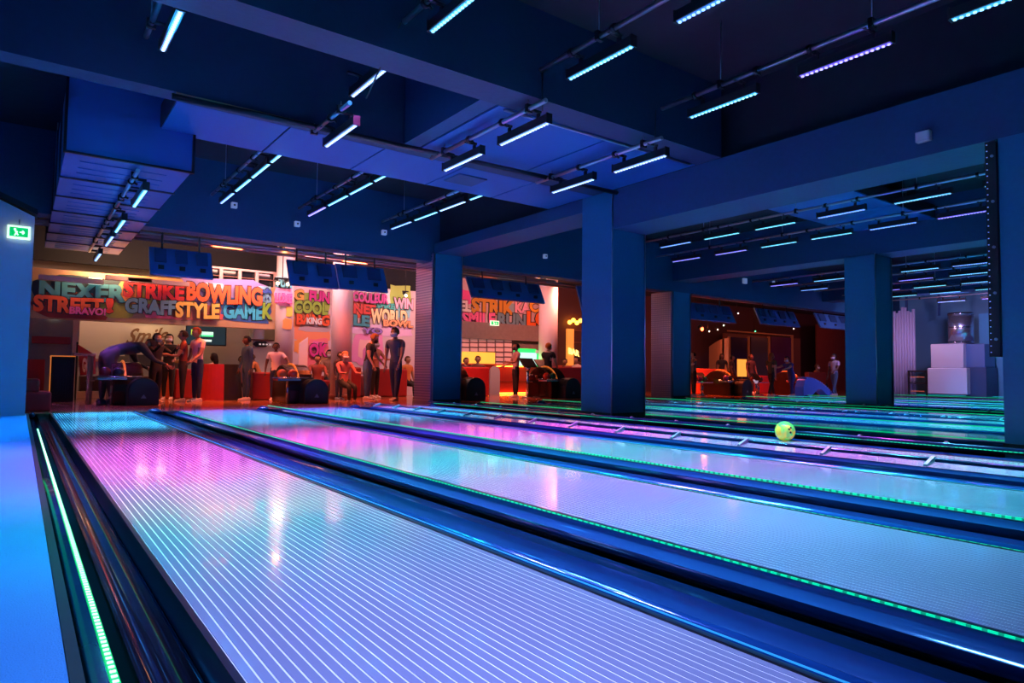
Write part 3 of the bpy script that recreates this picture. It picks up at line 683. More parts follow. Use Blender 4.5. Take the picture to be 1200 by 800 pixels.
# grey fascia and tiled menu wall below
a = onY(541, 396, 21.4); b = onY(655, 384, 21.4)
struct('trim_11', B(a.x - .4, 21.2, a.z, b.x, 21.6, b.z), mat('grey_brown_panel', (.30, .24, .24), .5, vary=.3, bscale=8, bump=.1))
a = onY(601, 440, 21.5); b = onY(655, 396, 21.5); struct('wall_counter_back', B(a.x, 21.5, .3, b.x, 21.6, b.z + .05), MATS['grey_brown_panel'])
Q = thing('tiled_wall_rack', 'grid of pink tiles on the wall behind the red counter', 'rack', (onY(541, 438, 21.4).x, 21.4, 1.0))
a = onY(541, 397, 21.45); b = onY(600, 437, 21.45)
obj('frame', B(a.x, 21.44, b.z, b.x, 21.5, a.z), mat('rack_dark', (.14, .05, .06), .5), Q)
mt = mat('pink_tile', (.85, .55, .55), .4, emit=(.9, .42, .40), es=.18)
def tile(x0, y0, x1, y1):
    a = onY(x0, y1, 21.4); b = onY(x1, y0, 21.4); obj('tile', B(a.x + .02, 21.4, a.z + .02, b.x - .02, 21.45, b.z - .02), mt, Q)
for c in range(6):
    for r in range(3): tile(541 + c*10, 396 + r*5.6, 551 + c*10 - .8, 396 + r*5.6 + 4.9)
for c in range(2):
    for r in range(4): tile(581 + c*10, 413 + r*5.6, 591 + c*10 - .8, 413 + r*5.6 + 4.9)
a = onY(541, 428, 21.42); b = onY(580, 413, 21.42)
obj('lit_opening', B(a.x, 21.41, a.z, b.x, 21.44, b.z), mat('yellow_lit_hatch', (.9, .6, .1), .5, emit=(1, .52, .06), es=.9), Q)

# round columns
def round_col(x0, x1, Y, z1, label, z0=0):
    a = onY(x0, 420, Y); b = onY(x1, 420, Y); r = (b.x-a.x)/2*.86; cx = (a.x+b.x)/2
    o = thing('round_column', label, 'column', (cx, Y, 0), 'round white columns in the lounge')
    obj('shaft', T((cx, Y, z0), (cx, Y, z1), r, n=28), mat('column_plaster', (.66, .55, .58), .6, bump=.1, bscale=40), o)
    obj('base_ring', T((cx, Y, 0), (cx, Y, .12), r + .015, n=28), m_dwood, o)
    return o, cx, r
o, cx, r = round_col(386.5, 413, 17.0, 4.35, 'round pale column in the middle of the graffiti mural')
o, cx, r = round_col(320, 344, 17.9, 4.35, 'round white column with pink graffiti near its top')
patch((321, 333, 343, 358), 17.9 - r - .01, (.95, .35, .62), o, seed=120); patch((322, 325, 343, 337), 17.9 - r - .01, (.2, .45, .5), o, seed=121)
print_text('LUXE', (322, 344, 342, 355), 17.9 - r - .03, PK, o, outline=(.5, .02, .3))
print_text('FUN', (324, 326, 342, 337), 17.9 - r - .03, (.08, .4, .45), o)
patch((335, 359, 343, 371), 17.9 - r - .01, (.95, .6, .1), o, seed=122, name='smiley_face', n=20); patch((331, 373, 343, 386), 17.9 - r - .01, (.95, .35, .1), o, seed=123)
o, cx, r = round_col(632, 652, 18.2, 4.35, 'round lilac white column in the middle opening')
# spotlights (pairs) with visible lamps
def spot_fix(pxy, Y, label, m, n=2, gap=.16, col=(1, .5, .2), e=12, sz=.05):
    p = onY(*pxy, Y); o = thing('spotlight', label, 'spotlight', p)
    bm = BM(); box(bm, p.x - gap, p.y - .02, p.z + .10, p.x + gap, p.y + .02, p.z + .14); tube(bm, (p.x, p.y, p.z + .12), (p.x, p.y, 4.33), .012, 6); obj('mount', bm, m_blackm, o)
    for i in range(n):
        x = p.x + (i - (n-1)/2)*gap*1.3
        h = obj('lamp_head', T((x, p.y + .10, p.z + .09), (x, p.y - .03, p.z), sz*1.15, r2=sz*1.3, n=10), m_black, o)
        bm = BM(); ball(bm, (x, p.y - .035, p.z - .005), sz, 10, 6, (1, .5, 1)); obj('bulb', bm, m, h)
    lamp('glow', 'POINT', (p.x, p.y - .15, p.z - .1), e, col, rad=.08, parent=o)
spot_fix((331, 332), 17.0, 'pair of warm white spotlights on the white column with pink graffiti', m_warm, 2, .20, (1, .8, .6), 6)
spot_fix((331, 292), 15.0, 'small orange lamp under the dark lounge ceiling', m_orange, 1, .1, (1, .4, .1), 6, .045)
spot_fix((475, 346), 18.4, 'single warm spotlight in front of the yellow graffiti word', m_warm, 1, .1, (1, .8, .6), 8)
spot_fix((634, 328), 16.7, 'pair of orange spotlights on the lilac white column', m_orange, 2, .2, (1, .35, .1), 12)
spot_fix((854, 350), 15.0, 'orange lamp above the score screens beyond the grid sided column', m_orange, 1, .1, (1, .4, .1), 10, .07)
spot_fix((822, 385), 19.0, 'red orange lamp at the dark wall right of the grid sided column', mat('red_lamp', (1, .1, .05), .4, emit=(1, .12, .04), es=8), 1, .1, (1, .15, .05), 14, .10)

# smile wall with lettering
Ys = 20.9
SW = thing('wall_lettering', 'brown script sign Smile on the warm lit entrance wall', 'sign', (onY(190, 400, Ys).x, Ys, 1.5))
print_text('Smile', (147, 384, 197, 402), Ys - .0, (.16, .07, .04), SW, outline=(-1, 0, 0), fat=.02, rot=.10, shear=.5)
print_text('bowling', (160, 399, 192, 407), Ys - .0, (.20, .09, .05), SW, outline=(-1, 0, 0), fat=.01, rot=.10, shear=.5)
print_text('Gumbal', (148, 371, 192, 379), Ys - .0, (.20, .09, .05), SW, outline=(-1, 0, 0), fat=.01, shear=-.4)  # mirrored reflection above the sign, printed on the wall as a word
a = onY(148, 409, Ys); b = onY(196, 407.6, Ys); obj('underline', B(a.x, Ys-.02, a.z, b.x, Ys, a.z+.03), mat('sign_brown', (.2, .09, .05), .5), SW)
p = onY(183, 378, 20.4); lamp('sign_light', 'POINT', (p.x, 20.3, p.z), 16, (1, .62, .28), rad=.35)
# ledge / skirting steps at the entrance
a = onY(86, 474, 18.6); b = onY(136, 465, 18.6); struct('trim_12', B(onY(86,470,19.2).x, 19.2, 0, onY(320,470,19.2).x, 19.6, .16), mat('cream_step', (.75, .48, .28), .5))
struct('trim_13', B(onY(88,470,20.2).x, 20.8, .9, onY(215,470,20.2).x, 20.98, .98), m_wood)
# grey panels left of the entrance
a = onY(40, 400, 19.0); b = onY(86, 366, 19.0)
struct('wall_entrance', B(-3, 19.0, 0, b.x, 19.2, b.z), mat('grey_panel', (.42, .38, .36), .5, vary=.2, bscale=6))
struct('trim_14', B(b.x, 18.9, 0, b.x + .13, 19.15, 2.9), mat('pale_post', (.75, .68, .62), .5))
a = onY(37, 402, 18.9); b = onY(83, 395, 18.9)
tag(obj('wall_stripe', B(a.x, 18.9, a.z, b.x, 18.98, b.z), m_redl, bevel=.01), 'red horizontal band on the grey panel at left', 'wall panel')
a = onY(37, 474, 18.6); b = onY(53, 421, 18.6)
tag(obj('upright_board', B(a.x - .4, 18.6, 0, b.x, 18.8, b.z), m_redl, bevel=.01), 'dark red upright panel beside the white end wall', 'panel')
# red stepped bench
a = onZ(36, 484); b = onZ(60, 482)
K = thing('red_bench', 'red stepped upholstered bench at the foot of the white end wall', 'bench', (a.x, 13.6, 0))
X_ = onY(35, 480, 13.6).x
obj('seat', B(X_ - .2, 13.5, 0, onY(60, 470, 13.5).x, 14.4, onY(60, 459, 13.5).z), m_red, K, bevel=.03)
obj('backrest', B(X_ - .2, 13.5, onY(60, 459, 13.5).z, onY(46, 470, 13.5).x, 14.4, onY(46, 444, 13.5).z), m_red, K, bevel=.03)
# dark cabinet with orange edge
a = onY(58, 470, 17.0); b = onY(88, 418, 17.0)
K = thing('dark_cabinet', 'tall dark cabinet with glowing orange edge left of the entrance', 'cabinet', (a.x, 17, 0))
obj('body', B(a.x, 17.0, 0, b.x, 17.5, b.z), m_rubber, K)
bm = BM(); n = 13
for i in range(n):
    z = .1 + (b.z-.2)*i/(n-1); box(bm, a.x+.03, 16.985, z, b.x-.03, 17.0, z+.03)
for i in range(8):
    x = a.x + .03 + (b.x-a.x-.08)*i/7; box(bm, x, 16.98, .08, x+.02, 16.99, b.z-.08)
obj('grille', bm, m_blackm, K, kind='stuff')
bm = BM(); box(bm, a.x-.01, 16.98, b.z, b.x+.01, 17.5, b.z+.02); box(bm, a.x-.02, 16.98, 0, a.x, 17.0, b.z); obj('edge', bm, mat('orange_edge', (.9, .35, .08), .4, emit=(1, .28, .04), es=.5), K)
# red pennant sign
K = thing('pennant_sign', 'dark red triangular banner with pale lettering behind the wooden stand', 'banner', onY(92, 440, 18.2))
A = [onY(x, y, 18.2) for x, y in ((91, 403), (112, 416), (112, 438), (94, 440))]
bm = BM(); prism(bm, [(p.x, p.z) for p in A], 18.2, 18.25); obj('cloth', bm, mat('dark_red_cloth', (.38, .02, .03), .7), K); obj('pole', T((A[0].x, 18.27, 0), (A[0].x, 18.27, A[0].z + .05), .02, n=8), m_black, K)
print_text('GO', (96, 419, 105, 436), 18.19, (.8, .5, .45), K, outline=(-1, 0, 0), rot=-.1)
# wooden stand with counter top
K = thing('wooden_stand', 'orange wooden stand with thin legs behind the bending person', 'table', onZ(104, 472))
a = onY(86, 413, 16.0); b = onY(112, 416, 16.0)
obj('top', B(a.x, 15.9, b.z - .02, b.x, 16.3, b.z + .03), m_wood, K, bevel=.006)
for x, y in ((onY(103, 440, 16).x, 15.95), (onY(108, 440, 16).x, 16.2)):
    obj('leg', B(x-.025, y-.025, 0, x+.025, y+.025, b.z-.02), m_wood, K)
obj('side_shelf', B(a.x + .25, 15.95, .45, b.x, 16.25, .48), m_wood, K)
# low dark counter at the entrance
a = onY(93, 470, 19.9); b = onY(170, 441, 19.9)
tag(obj('low_counter', B(a.x, 19.9, 0, b.x + 1.2, 20.4, b.z), m_dwood, bevel=.01), 'low dark counter along the entrance wall under the Smile sign', 'counter')
# TV with green lines
a = onY(217, 404, 18.8); b = onY(266, 376, 18.8)
K = thing('wall_screen', 'dark wall screen with white and green text lines under the graffiti fascia', 'screen', (a.x, 18.8, a.z))
obj('frame', B(a.x, 18.8, a.z, b.x, 18.9, b.z), m_black, K, bevel=.01)
obj('display', B(a.x+.03, 18.79, a.z+.03, b.x-.03, 18.802, b.z-.03), mat('screen_dark', (.02, .03, .04), .15, emit=(.03, .05, .06), es=.6), K)
for (r, c) in (((236,375.5,249,378),(.4,1,.5)), ((236,380,250,382),(.8,1,.85)), ((236,389,250,392),(.7,1,.8)), ((236,392.4,250,394),(.1,.9,.3)), ((237,398,248,400),(.8,1,.85)), ((220,378,233,379.5),(.8,.2,.5)), ((224,386,231,392),(.7,.95,.1)), ((231,388,235,394),(.1,1,.3))):
    p = onY(r[0], r[3], 18.78); q = onY(r[2], r[1], 18.78)
    obj('text_line', B(p.x, 18.78, p.z, q.x, 18.79, q.z), mat('scr_%.1f_%.1f_%.1f' % c, c, .5, emit=c, es=1.1), K)
# white popcorn style box with black sign
a = onY(295, 430, 18.6); b = onY(322, 398, 18.6)
K = thing('white_cabinet', 'white cabinet with a black dotted sign left of the round column', 'cabinet', (a.x, 18.6, 0))
obj('body', B(a.x, 18.6, 0, b.x, 19.2, onY(300, 398, 18.6).z), m_white, K, bevel=.02)
q = onY(300, 397, 18.6); r2 = onY(306, 383, 18.6); obj('top_box', B(onY(298,390,18.6).x, 18.7, q.z, onY(311,390,18.6).x, 19.1, r2.z), m_white, K, bevel=.02)
a = onY(296, 406, 18.58); b = onY(315, 400.5, 18.58)
bm = BM(); z0, z1 = a.z, b.z; e = .08; prism(bm, [(a.x+e, z0), (b.x-e, z0), (b.x, (z0+z1)/2), (b.x-e, z1), (a.x+e, z1), (a.x, (z0+z1)/2)], 18.56, 18.6); obj('sign', bm, m_black, K)
for i in range(4):
    x = a.x + .16 + i*.09; obj('window', B(x, 18.55, z0+.05, x+.05, 18.565, z1-.05), mat('win_white', (.9, .8, .8), .5, emit=(1, .8, .8), es=.4), K)
obj('ledge', B(a.x-.1, 18.5, onY(300,398,18.6).z-.02, b.x+.12, 18.62, onY(300,398,18.6).z+.01), m_dwood, K)
# yellow round topped board
p = onY(261, 446, 17.8); K = thing('yellow_board', 'yellow half round board behind the seated long haired girl', 'sign', (p.x, 17.8, 0))
a = onY(250, 448, 17.8); b = onY(273, 448, 17.8); cx = (a.x+b.x)/2; r = (b.x-a.x)/2; zc = a.z
bm = BM(); prism(bm, [(cx - r, 0)] + [(cx - r*math.cos(math.pi*k/16), zc + .35*math.sin(math.pi*k/16)) for k in range(17)] + [(cx + r, 0)], 17.8, 17.86); obj('board', bm, mat('yellow_board', (.95, .62, .12), .4, emit=(1, .6, .1), es=.15), K)
bm = BM(); prism(bm, [(cx - r*.8, zc-.15)] + [(cx - r*.8*math.cos(math.pi*k/16), zc -.15 + .28*math.sin(math.pi*k/16)) for k in range(17)], 17.78, 17.8); obj('inner_face', bm, m_white, K)
# white sail shaped sign
K = thing('white_board', 'white pointed board leaning by the round column', 'sign', onY(355, 440, 17.2))
bm = BM(); A = [onY(x, y, 17.2) for x, y in ((349, 445), (351, 402), (361, 395), (360, 445))]; prism(bm, [(p.x, p.z) for p in A], 17.2, 17.24); obj('board', bm, mat('board_white', (.85, .85, .9), .5), K)
# exit signs
def exit_sign(r, Y, label, deep=.05, suspended=0):
    a = onY(r[0], r[3], Y); b = onY(r[2], r[1], Y)
    K = thing('exit_sign', label, 'exit sign', (a.x, Y, a.z))
    obj('frame', B(a.x, Y, a.z, b.x, Y + deep, b.z), m_exitw, K)
    t = (b.z-a.z)*.14; obj('face', B(a.x + t, Y - .006, a.z + t, b.x - t, Y + .001, b.z - t), m_exit, K)
    w_ = b.x-a.x; h = b.z-a.z; cx = a.x + w_*.45; cz = (a.z+b.z)/2
    bm = BM(); tube(bm, (cx-w_*.12, Y-.008, cz+h*.2), (cx-w_*.12, Y-.012, cz+h*.2), h*.09, 8)
    for (u0, v0, u1, v1) in ((-.12, .1, -.06, -.05), (-.06, -.05, -.13, -.28), (-.06, -.05, .02, -.25), (-.1, .08, 0, 0), (.08, 0, .28, 0), (.28, 0, .2, .14), (.28, 0, .2, -.14)):
        tube(bm, (cx+u0*w_, Y-.01, cz+v0*h), (cx+u1*w_, Y-.01, cz+v1*h), h*.05, 5)
    obj('running_figure', bm, m_exitw, K)
    if suspended: obj('hanger', T(((a.x+b.x)/2, Y+.02, b.z), ((a.x+b.x)/2, Y+.02, b.z+suspended), .008, n=6), m_pipe, K)
exit_sign((8, 266, 36, 278), 12.33, 'green exit sign on the white end wall at left', suspended=.10)
exit_sign((104, 326, 120, 332), 17.82, 'green exit sign in front of the teal graffiti word', .178)
exit_sign((57, 365.5, 70, 372), 18.95, 'green exit sign under the left end of the graffiti fascia')
exit_sign((575, 376, 585, 381), 21.15, 'small pale exit sign under the pink graffiti word Smile')
exit_sign((656, 383, 663, 387), 21.3, 'small pale sign left of the orange bar, upper one', .1)
exit_sign((656, 391, 663, 395), 21.3, 'small pale sign left of the orange bar, lower one', .1)

# orange lit bar at right of middle opening
K = thing('bar_shelf', 'orange lit bar shelving right of the lilac white column', 'shelving', onY(664, 440, 21.0))
mo = mat('orange_lit_panel', (.9, .35, .08), .5, emit=(1, .30, .04), es=.8)
a = onY(664, 438, 21.0); b = onY(678, 386, 21.0)
obj('back', B(a.x, 21.3, 0, b.x + 1.5, 21.4, b.z), mo, K)
for y in (386, 400, 412, 424): q = onY(664, y, 21.0); obj('shelf', B(a.x, 20.95, q.z - .03, b.x + 1.5, 21.3, q.z), m_dwood, K)
obj('side', B(a.x - .05, 20.9, 0, a.x + .3, 21.35, b.z), mat('orange_side', (.95, .5, .15), .5, emit=(1, .4, .06), es=.5), K)
print_text('BAR', (666, 409, 679, 416), 20.9, (1, .75, .2), K, emit=2.0, outline=(-1, 0, 0), rot=-.2)
q = onY(674, 378, 20.8); 
for i in range(4):
    bm = BM(); ball(bm, (q.x - .3 + i*.2, 20.8, q.z + (i % 2)*.1), .09, 8, 6); obj('glowing_bulb', bm, m_orange, K)

# red counter in the middle opening
a = onY(541, 466, 19.0); b = onY(690, 429, 19.0)
K = thing('red_counter', 'long red counter with glowing orange line in the middle opening', 'counter', (a.x, 19, 0))
zt = onY(600, 428, 19.0).z
obj('front', B(a.x - .5, 19.0, 0, b.x + .6, 19.9, zt), m_redl, K)
obj('top', B(a.x - .5, 18.95, zt, b.x + .6, 19.95, zt + .04), mat('counter_top', (.65, .12, .06), .3), K)
c = onY(583, 429, 18.9); d = onY(617, 429, 18.9); obj('light_line', B(c.x, 18.93, zt - .05, d.x, 18.96, zt - .02), m_orange, K)
q = onY(583, 447, 18.9); obj('mid_band', B(a.x - .5, 18.97, q.z - .02, b.x, 19.0, q.z + .02), mat('dark_red_band', (.25, .02, .02), .4), K)
obj('foot_light', B(c.x - .4, 18.9, .02, d.x + .8, 18.96, .05), m_orange, K)
a = onY(574, 466, 18.7); b = onY(586, 429, 18.7)
K = thing('arched_panel', 'grey arched panel standing against the red counter', 'panel', ((a.x+b.x)/2, 18.7, 0)); cx = (a.x+b.x)/2; r = (b.x-a.x)/2
z0_ = onY(580, 447, 18.7).z
bm = BM(); prism(bm, [(cx-r, 0)] + [(cx-r*math.cos(math.pi*k/12), b.z - r + r*math.sin(math.pi*k/12)) for k in range(13)] + [(cx+r, 0)], 18.7, 18.76); obj('board', bm, mat('grey_lilac', (.42, .36, .42), .5), K)
# green arcade style screen
a = onY(604, 429, 18.8); b = onY(632, 409, 18.8)
K = thing('green_display', 'bright green framed display between the two bowlers', 'display', (a.x, 18.8, a.z))
cx = (a.x+b.x)/2; r = (b.x-a.x)/2
bm = BM(); prism(bm, [(a.x, a.z), (b.x, a.z), (b.x, b.z-.12), (b.x-.12, b.z), (a.x+.12, b.z), (a.x, b.z-.08)], 18.85, 18.93); obj('surround', bm, mat('green_glow', (.02, .8, .15), .4, emit=(.02, .85, .15), es=1.0), K)
obj('display', B(a.x+.06, 18.82, a.z+.03, b.x-.10, 18.86, b.z-.14), mat('pale_cyan_glow', (.5, .8, .9), .4, emit=(.45, .85, .95), es=.9), K)
bm = BM(); tube(bm, (b.x-.09, 18.85, b.z-.1), (b.x-.09, 18.8, b.z-.1), .07, 12); obj('knob', bm, m_white, K)
lamp('green_light', 'POINT', (cx, 18.3, a.z+.2), 6, (.1, 1, .2), rad=.1, parent=K)
obj('stand', B(cx-.1, 18.85, zt, cx+.1, 18.93, a.z), m_black, K)

# ------------------------------------------------------------------ right opening: curved wood wall, framed dark panels
K = struct('wall_wood_right', B(onY(850,400,20.2).x, 20.2, 0, onY(938,400,20.2).x, 20.35, onY(900,394,20.2).z), m_dwood)
for k, (x0, x1, c) in enumerate([(857, 876, (.03, .012, .05)), (880, 900, (.07, .06, .09)), (904, 928, (.09, .015, .10))]):
    a = onY(x0, 452, 20.18); b = onY(x1, 396, 20.18)
    o = obj('panel', B(a.x, 20.16, .1, b.x, 20.2, b.z), mat('dark_panel_%d' % k, c, .25), K)
for x in (855.5, 878, 902, 929.5):
    a = onY(x, 440, 20.1); obj('frame_post', B(a.x-.05, 20.10, 0, a.x+.05, 20.2, onY(x, 394, 20.1).z), m_wood, K)
a = onY(854, 395, 20.1); b = onY(930, 394, 20.1); obj('frame_head', B(a.x, 20.1, b.z, b.x, 20.2, b.z+.06), m_wood, K)
# curved low wall at left of it
bm = BM(); P = []
for k in range(9):
    x = 833 + k*2.6; a = onY(x, 430, 20.0 - 1.2*math.sin(k/8*1.3)); top = onY(x, 406 - 10*math.sin(k/8*1.5), a.y).z; P.append((a.x, a.y, top))
for i in range(8):
    v = [bm.verts.new(c) for c in ((P[i][0], P[i][1], 0), (P[i+1][0], P[i+1][1], 0), (P[i+1][0], P[i+1][1], P[i+1][2]), (P[i][0], P[i][1], P[i][2]), (P[i][0], P[i][1]+.1, 0), (P[i+1][0], P[i+1][1]+.1, 0), (P[i+1][0], P[i+1][1]+.1, P[i+1][2]), (P[i][0], P[i][1]+.1, P[i][2]))]
    for f in ((0,1,2,3),(7,6,5,4),(3,2,6,7),(0,3,7,4),(1,5,6,2)): bm.faces.new([v[j] for j in f])
bmesh.ops.recalc_face_normals(bm, faces=bm.faces[:]); struct('wall_curved', bm, mat('tan_curved_wood', (.60, .36, .22), .5, vary=.2))
a = onY(950, 440, 20.4); b = onY(1000, 383, 20.4)
struct('wall_panelled', B(a.x, 20.0, 0, b.x+1.5, 20.1, onY(960, 380, 20.0).z), mat('red_brown_panel', (.25, .06, .05), .5, vary=.3, bscale=4))
# small stage lamps dots
for k, (x, y, c) in enumerate([(831,388,(1,.8,.6)), (841,386,(1,.7,.5)), (848,381,(.6,.9,.6)), (885,388,(.1,.9,.3)), (930,385,(1,.6,.5)), (865,367,(1,.6,.5))]):
    p = onY(x, y, 18.5); K = thing('stage_lamp', 'tiny ceiling lamp in the dark right opening, %s from the grid sided column' % ORD[k], 'lamp', p)
    obj('can', T(p, p + Vector((0, .12, .08)), .05, n=8), m_black, K); bm = BM(); ball(bm, p, .035, 8, 6); obj('bulb', bm, mat('tiny_%.1f%.1f' % c[1:], c, .4, emit=c, es=5), K)
    obj('stem', T(p + Vector((0, .06, .06)), (p.x, p.y+.06, 4.3), .01, n=5), m_blackm, K)
# ------------------------------------------------------------------ sofas, ball returns, consoles
def sofa(x0, x1, Y, zt, label, m=m_red, dp=.8):
    K = thing('lounge_sofa', label, 'sofa', ((x0+x1)/2, Y, 0))
    obj('backrest', B(x0, Y, 0, x1, Y+.22, zt), m, K, bevel=.04)
    obj('seat', B(x0+.03, Y+.22, 0, x1-.03, Y+dp, .42), m, K, bevel=.04)
    for s in (x0, x1-.12): obj('armrest', B(s, Y+.22, 0, s+.12, Y+dp, .6), m, K, bevel=.03)
def sofa_px(xa, xb, yb, yt, label, m=m_red, Y=None):
    if Y is None: Y = onZ((xa+xb)/2, yb).y
    a = onY(xa, yb, Y); b = onY(xb, yt, Y); sofa(a.x, b.x, Y, (onY((xa+xb)/2, yt, Y)).z, label, m)
def curved_booth(xa, xb, yt, Y, label, m1, m2=None):
    a = onY(xa, 460, Y); b = onY(xb, yt, Y); cx = (a.x+b.x)/2; r = (b.x-a.x)/2; zt = b.z
    K = thing('curved_booth', label, 'sofa', (cx, Y, 0))
    for (t0, t1, m) in ((180, 270, m1), (270, 360, m2 or m1)):
        bm = BM(); n = 8
        ring = []
        for k in range(n+1):
            t = R_(t0 + (t1-t0)*k/n); c_, s_ = math.cos(t), math.sin(t)
            fl = 1.12
            ring.append([bm.verts.new(v) for v in ((cx + r*fl*c_, Y + r*fl*s_*.8, 0), (cx + r*.96*c_, Y + r*.96*s_*.8, zt), (cx + r*.82*c_, Y + r*.82*s_*.8, zt), (cx + r*.82*c_, Y + r*.82*s_*.8, 0))])
        for k in range(n):
            for j in range(4): bm.faces.new((ring[k][j], ring[k+1][j], ring[k+1][(j+1) % 4], ring[k][(j+1) % 4]))
        bm.faces.new(ring[0]); bm.faces.new(ring[-1][::-1])
        bmesh.ops.recalc_face_normals(bm, faces=bm.faces[:]); obj('backrest', bm, m, K)
    obj('seat', T((cx, Y+.1, 0), (cx, Y+.1, .42), r*.8, n=20), m1, K)
    return K
curved_booth(233, 282, 427, 17.2, 'curved booth, red at left and black at right, around the long haired girl', m_red, m_rubber)
sofa_px(378, 402, 469, 445, 'red low sofa right of the second ball return', Y=17.6)
sofa_px(402, 424, 468, 430, 'red sofa back left of the man in black', Y=17.8)
sofa_px(432, 478, 468, 432, 'red sofa back between the man in black and the tall man', Y=17.8)
sofa_px(296, 345, 466, 436, 'dark red sofa behind the girl in the white shirt', mat('dark_red_fabric', (.28, .02, .02), .6), Y=16.7)
sofa_px(205, 236, 468, 432, 'red sofa behind the teenager in the pink shirt', Y=18.2)
sofa_px(180, 204, 468, 430, 'orange red sofa behind the hugging girls', mat('orange_red_fabric', (.65, .12, .03), .5), Y=18.4)
sofa_px(541, 574, 467, 430, 'red sofa in the middle opening, left end', Y=17.2)
sofa_px(640, 700, 467, 430, 'red sofa in the middle opening beside the large column', Y=17.0)
sofa_px(818, 852, 463, 432, 'orange red sofa beyond the grid sided column', mat('orange_red_fabric2', (.75, .10, .03), .5), Y=16.6)
sofa_px(884, 902, 463, 440, 'red sofa left of the brown haired girl', Y=16.8)
sofa_px(948, 968, 455, 436, 'dark red sofa behind the blue ball ramp', mat('dark_red_fabric3', (.3, .03, .02), .6), Y=16.4)

BC = [(.25,.02,.02), (.7,.12,.02), (.03,.03,.05), (.5,.04,.02), (.12,.02,.12), (.02,.10,.03), (.02,.02,.03)]
def small_ball(c, col, label, r=.108):
    bm = BM(); ball(bm, c, r, 14, 10)
    o = obj('bowling_ball', bm, mat('ball_%.2f_%.2f_%.2f' % col, col, .12, coat=.5), smooth=True); tag(o, label, 'bowling ball', 'bowling balls on the returns'); return o
def ball_return(fx, fy, label, w_=.50, sc=1.0, mirror=1, stripe=True):
    """black ball return: round hood in front, higher hump behind with a copper highlight drawn as an arc"""
    p = onZ(fx, fy); x, y = p.x, p.y
    K = thing('ball_return', label, 'ball return', (x, y, 0), 'black ball returns at the foul line')
    hw = w_/2*sc
    def tomb(hw, h, y0, y1):
        bm = BM(); prism(bm, [(x-hw, 0)] + [(x-hw*math.cos(math.pi*k/16), h-hw + hw*math.sin(math.pi*k/16)) for k in range(17)] + [(x+hw, 0)], y0, y1); return bm
    obj('front_hood', tomb(hw, .52*sc, y, y+.45), m_black, K, bevel=.02)
    # badge
    bm = BM(); prism(bm, [(x-.05, .14), (x+.05, .14), (x, .22)], y-.01, y); obj('badge', bm, mat('badge_grey', (.25, .3, .4), .4), K)
    # hump: side profile arc, offset to the left
    xo = x - .22*sc*mirror
    prof = [(y+.35, 0)] + [(y + .95 - .62*math.cos(math.pi*k/14), .28 + (.55*sc)*math.sin(math.pi*k/14)) for k in range(15)] + [(y+1.6, 0)]
    bm = BM(); prism(bm, prof, xo-hw, xo+hw, axis='x'); obj('hump', bm, mat('hood_bronze_black', (.05, .025, .02), .2, .5), K, bevel=.03)
    if stripe:
        bm = BM()
        for k in range(2, 9):
            a = (y + .95 - .64*math.cos(math.pi*k/14), .28 + .57*sc*math.sin(math.pi*k/14)); b = (y + .95 - .64*math.cos(math.pi*(k+1)/14), .28 + .57*sc*math.sin(math.pi*(k+1)/14))
            tube(bm, (xo - hw*.2, *a), (xo - hw*.2, *b), .022, 6)
        obj('copper_highlight', bm, mat('copper_glint', (.95, .35, .10), .3, .4, emit=(1, .25, .03), es=.35), K)  # highlight on the hump drawn as a glowing tube
    # ball tray to the side
    tx = x - hw*mirror - .50*mirror
    bm = BM(); box(bm, min(tx, x-hw*mirror), y+.25, .50, max(tx, x-hw*mirror), y+.65, .54); tube(bm, (tx, y+.25, .56), (x, y+.25, .56), .018, 6); tube(bm, (tx, y+.65, .56), (x, y+.65, .56), .018, 6)
    tr = obj('ball_tray', bm, m_chrome, K)
    obj('tray_post', T(((tx+x)/2 - .1*mirror, y+.45, 0), ((tx+x)/2-.1*mirror, y+.45, .5), .05, n=10), m_chrome, K)
    return K, x, y, tx, hw
RET = [((168, 475), 'black ball return left of the hugging girls', 1), ((371, 473), 'black ball return right of the girl in the white shirt', 1), ((558, 469.5), 'black ball return beside the louvred column', 1), ((672, 467), 'black ball return half hidden by the large column', 1),
       ((876, 464), 'black ball return in the right opening with glowing highlight arc', 1), ((953, 463), 'black ball return behind the crouching bowler in blue', 1)]
for k, ((fx, fy), lab, mr) in enumerate(RET):
    K, x, y, tx, hw = ball_return(fx, fy, lab, .52, 1.05 + (.0 if k < 2 else .12), mr)
    for j in range(2):
        small_ball((tx + .14*mr + j*.235*mr, y+.45, .54+.109), BC[(j*2+k) % 7], '%s ball on the tray of the %s' % (['inner', 'outer'][j], ['return left of the hugging girls', 'return beside the girl in white', 'return by the louvred column', 'return by the large column', 'return with the glowing highlight arc', 'return behind the bowler in blue'][k]))
def console(fx, fy, top, label, scr=None, m=None, w_=.5):
    p = onZ(fx, fy); zt = onY(fx, top, p.y).z
    K = thing('score_console', label, 'console', (p.x, p.y, 0), 'score consoles on posts')
    obj('base', T((p.x, p.y, 0), (p.x, p.y, .04), .17, n=16), m_chrome, K)
    obj('post', T((p.x, p.y, .04), (p.x, p.y, zt-.15), .045, n=12), m_chrome, K)
    obj('collar', T((p.x, p.y, zt-.28), (p.x, p.y, zt-.12), .04, r2=.11, n=12), m or m_chrome, K)
    bm = BM(); prism(bm, [(p.y-.16, zt-.14), (p.y-.12, zt-.16), (p.y+.14, zt+.10), (p.y+.10, zt+.12)], p.x-w_/2, p.x+w_/2, axis='x')
    s = obj('monitor', bm, m_black, K, bevel=.008)
    return K
console(134, 471, 423, 'score console on a chrome post beside the bending person')
console(162, 468, 421, 'score console with dark monitor above the first ball return', w_=.6)
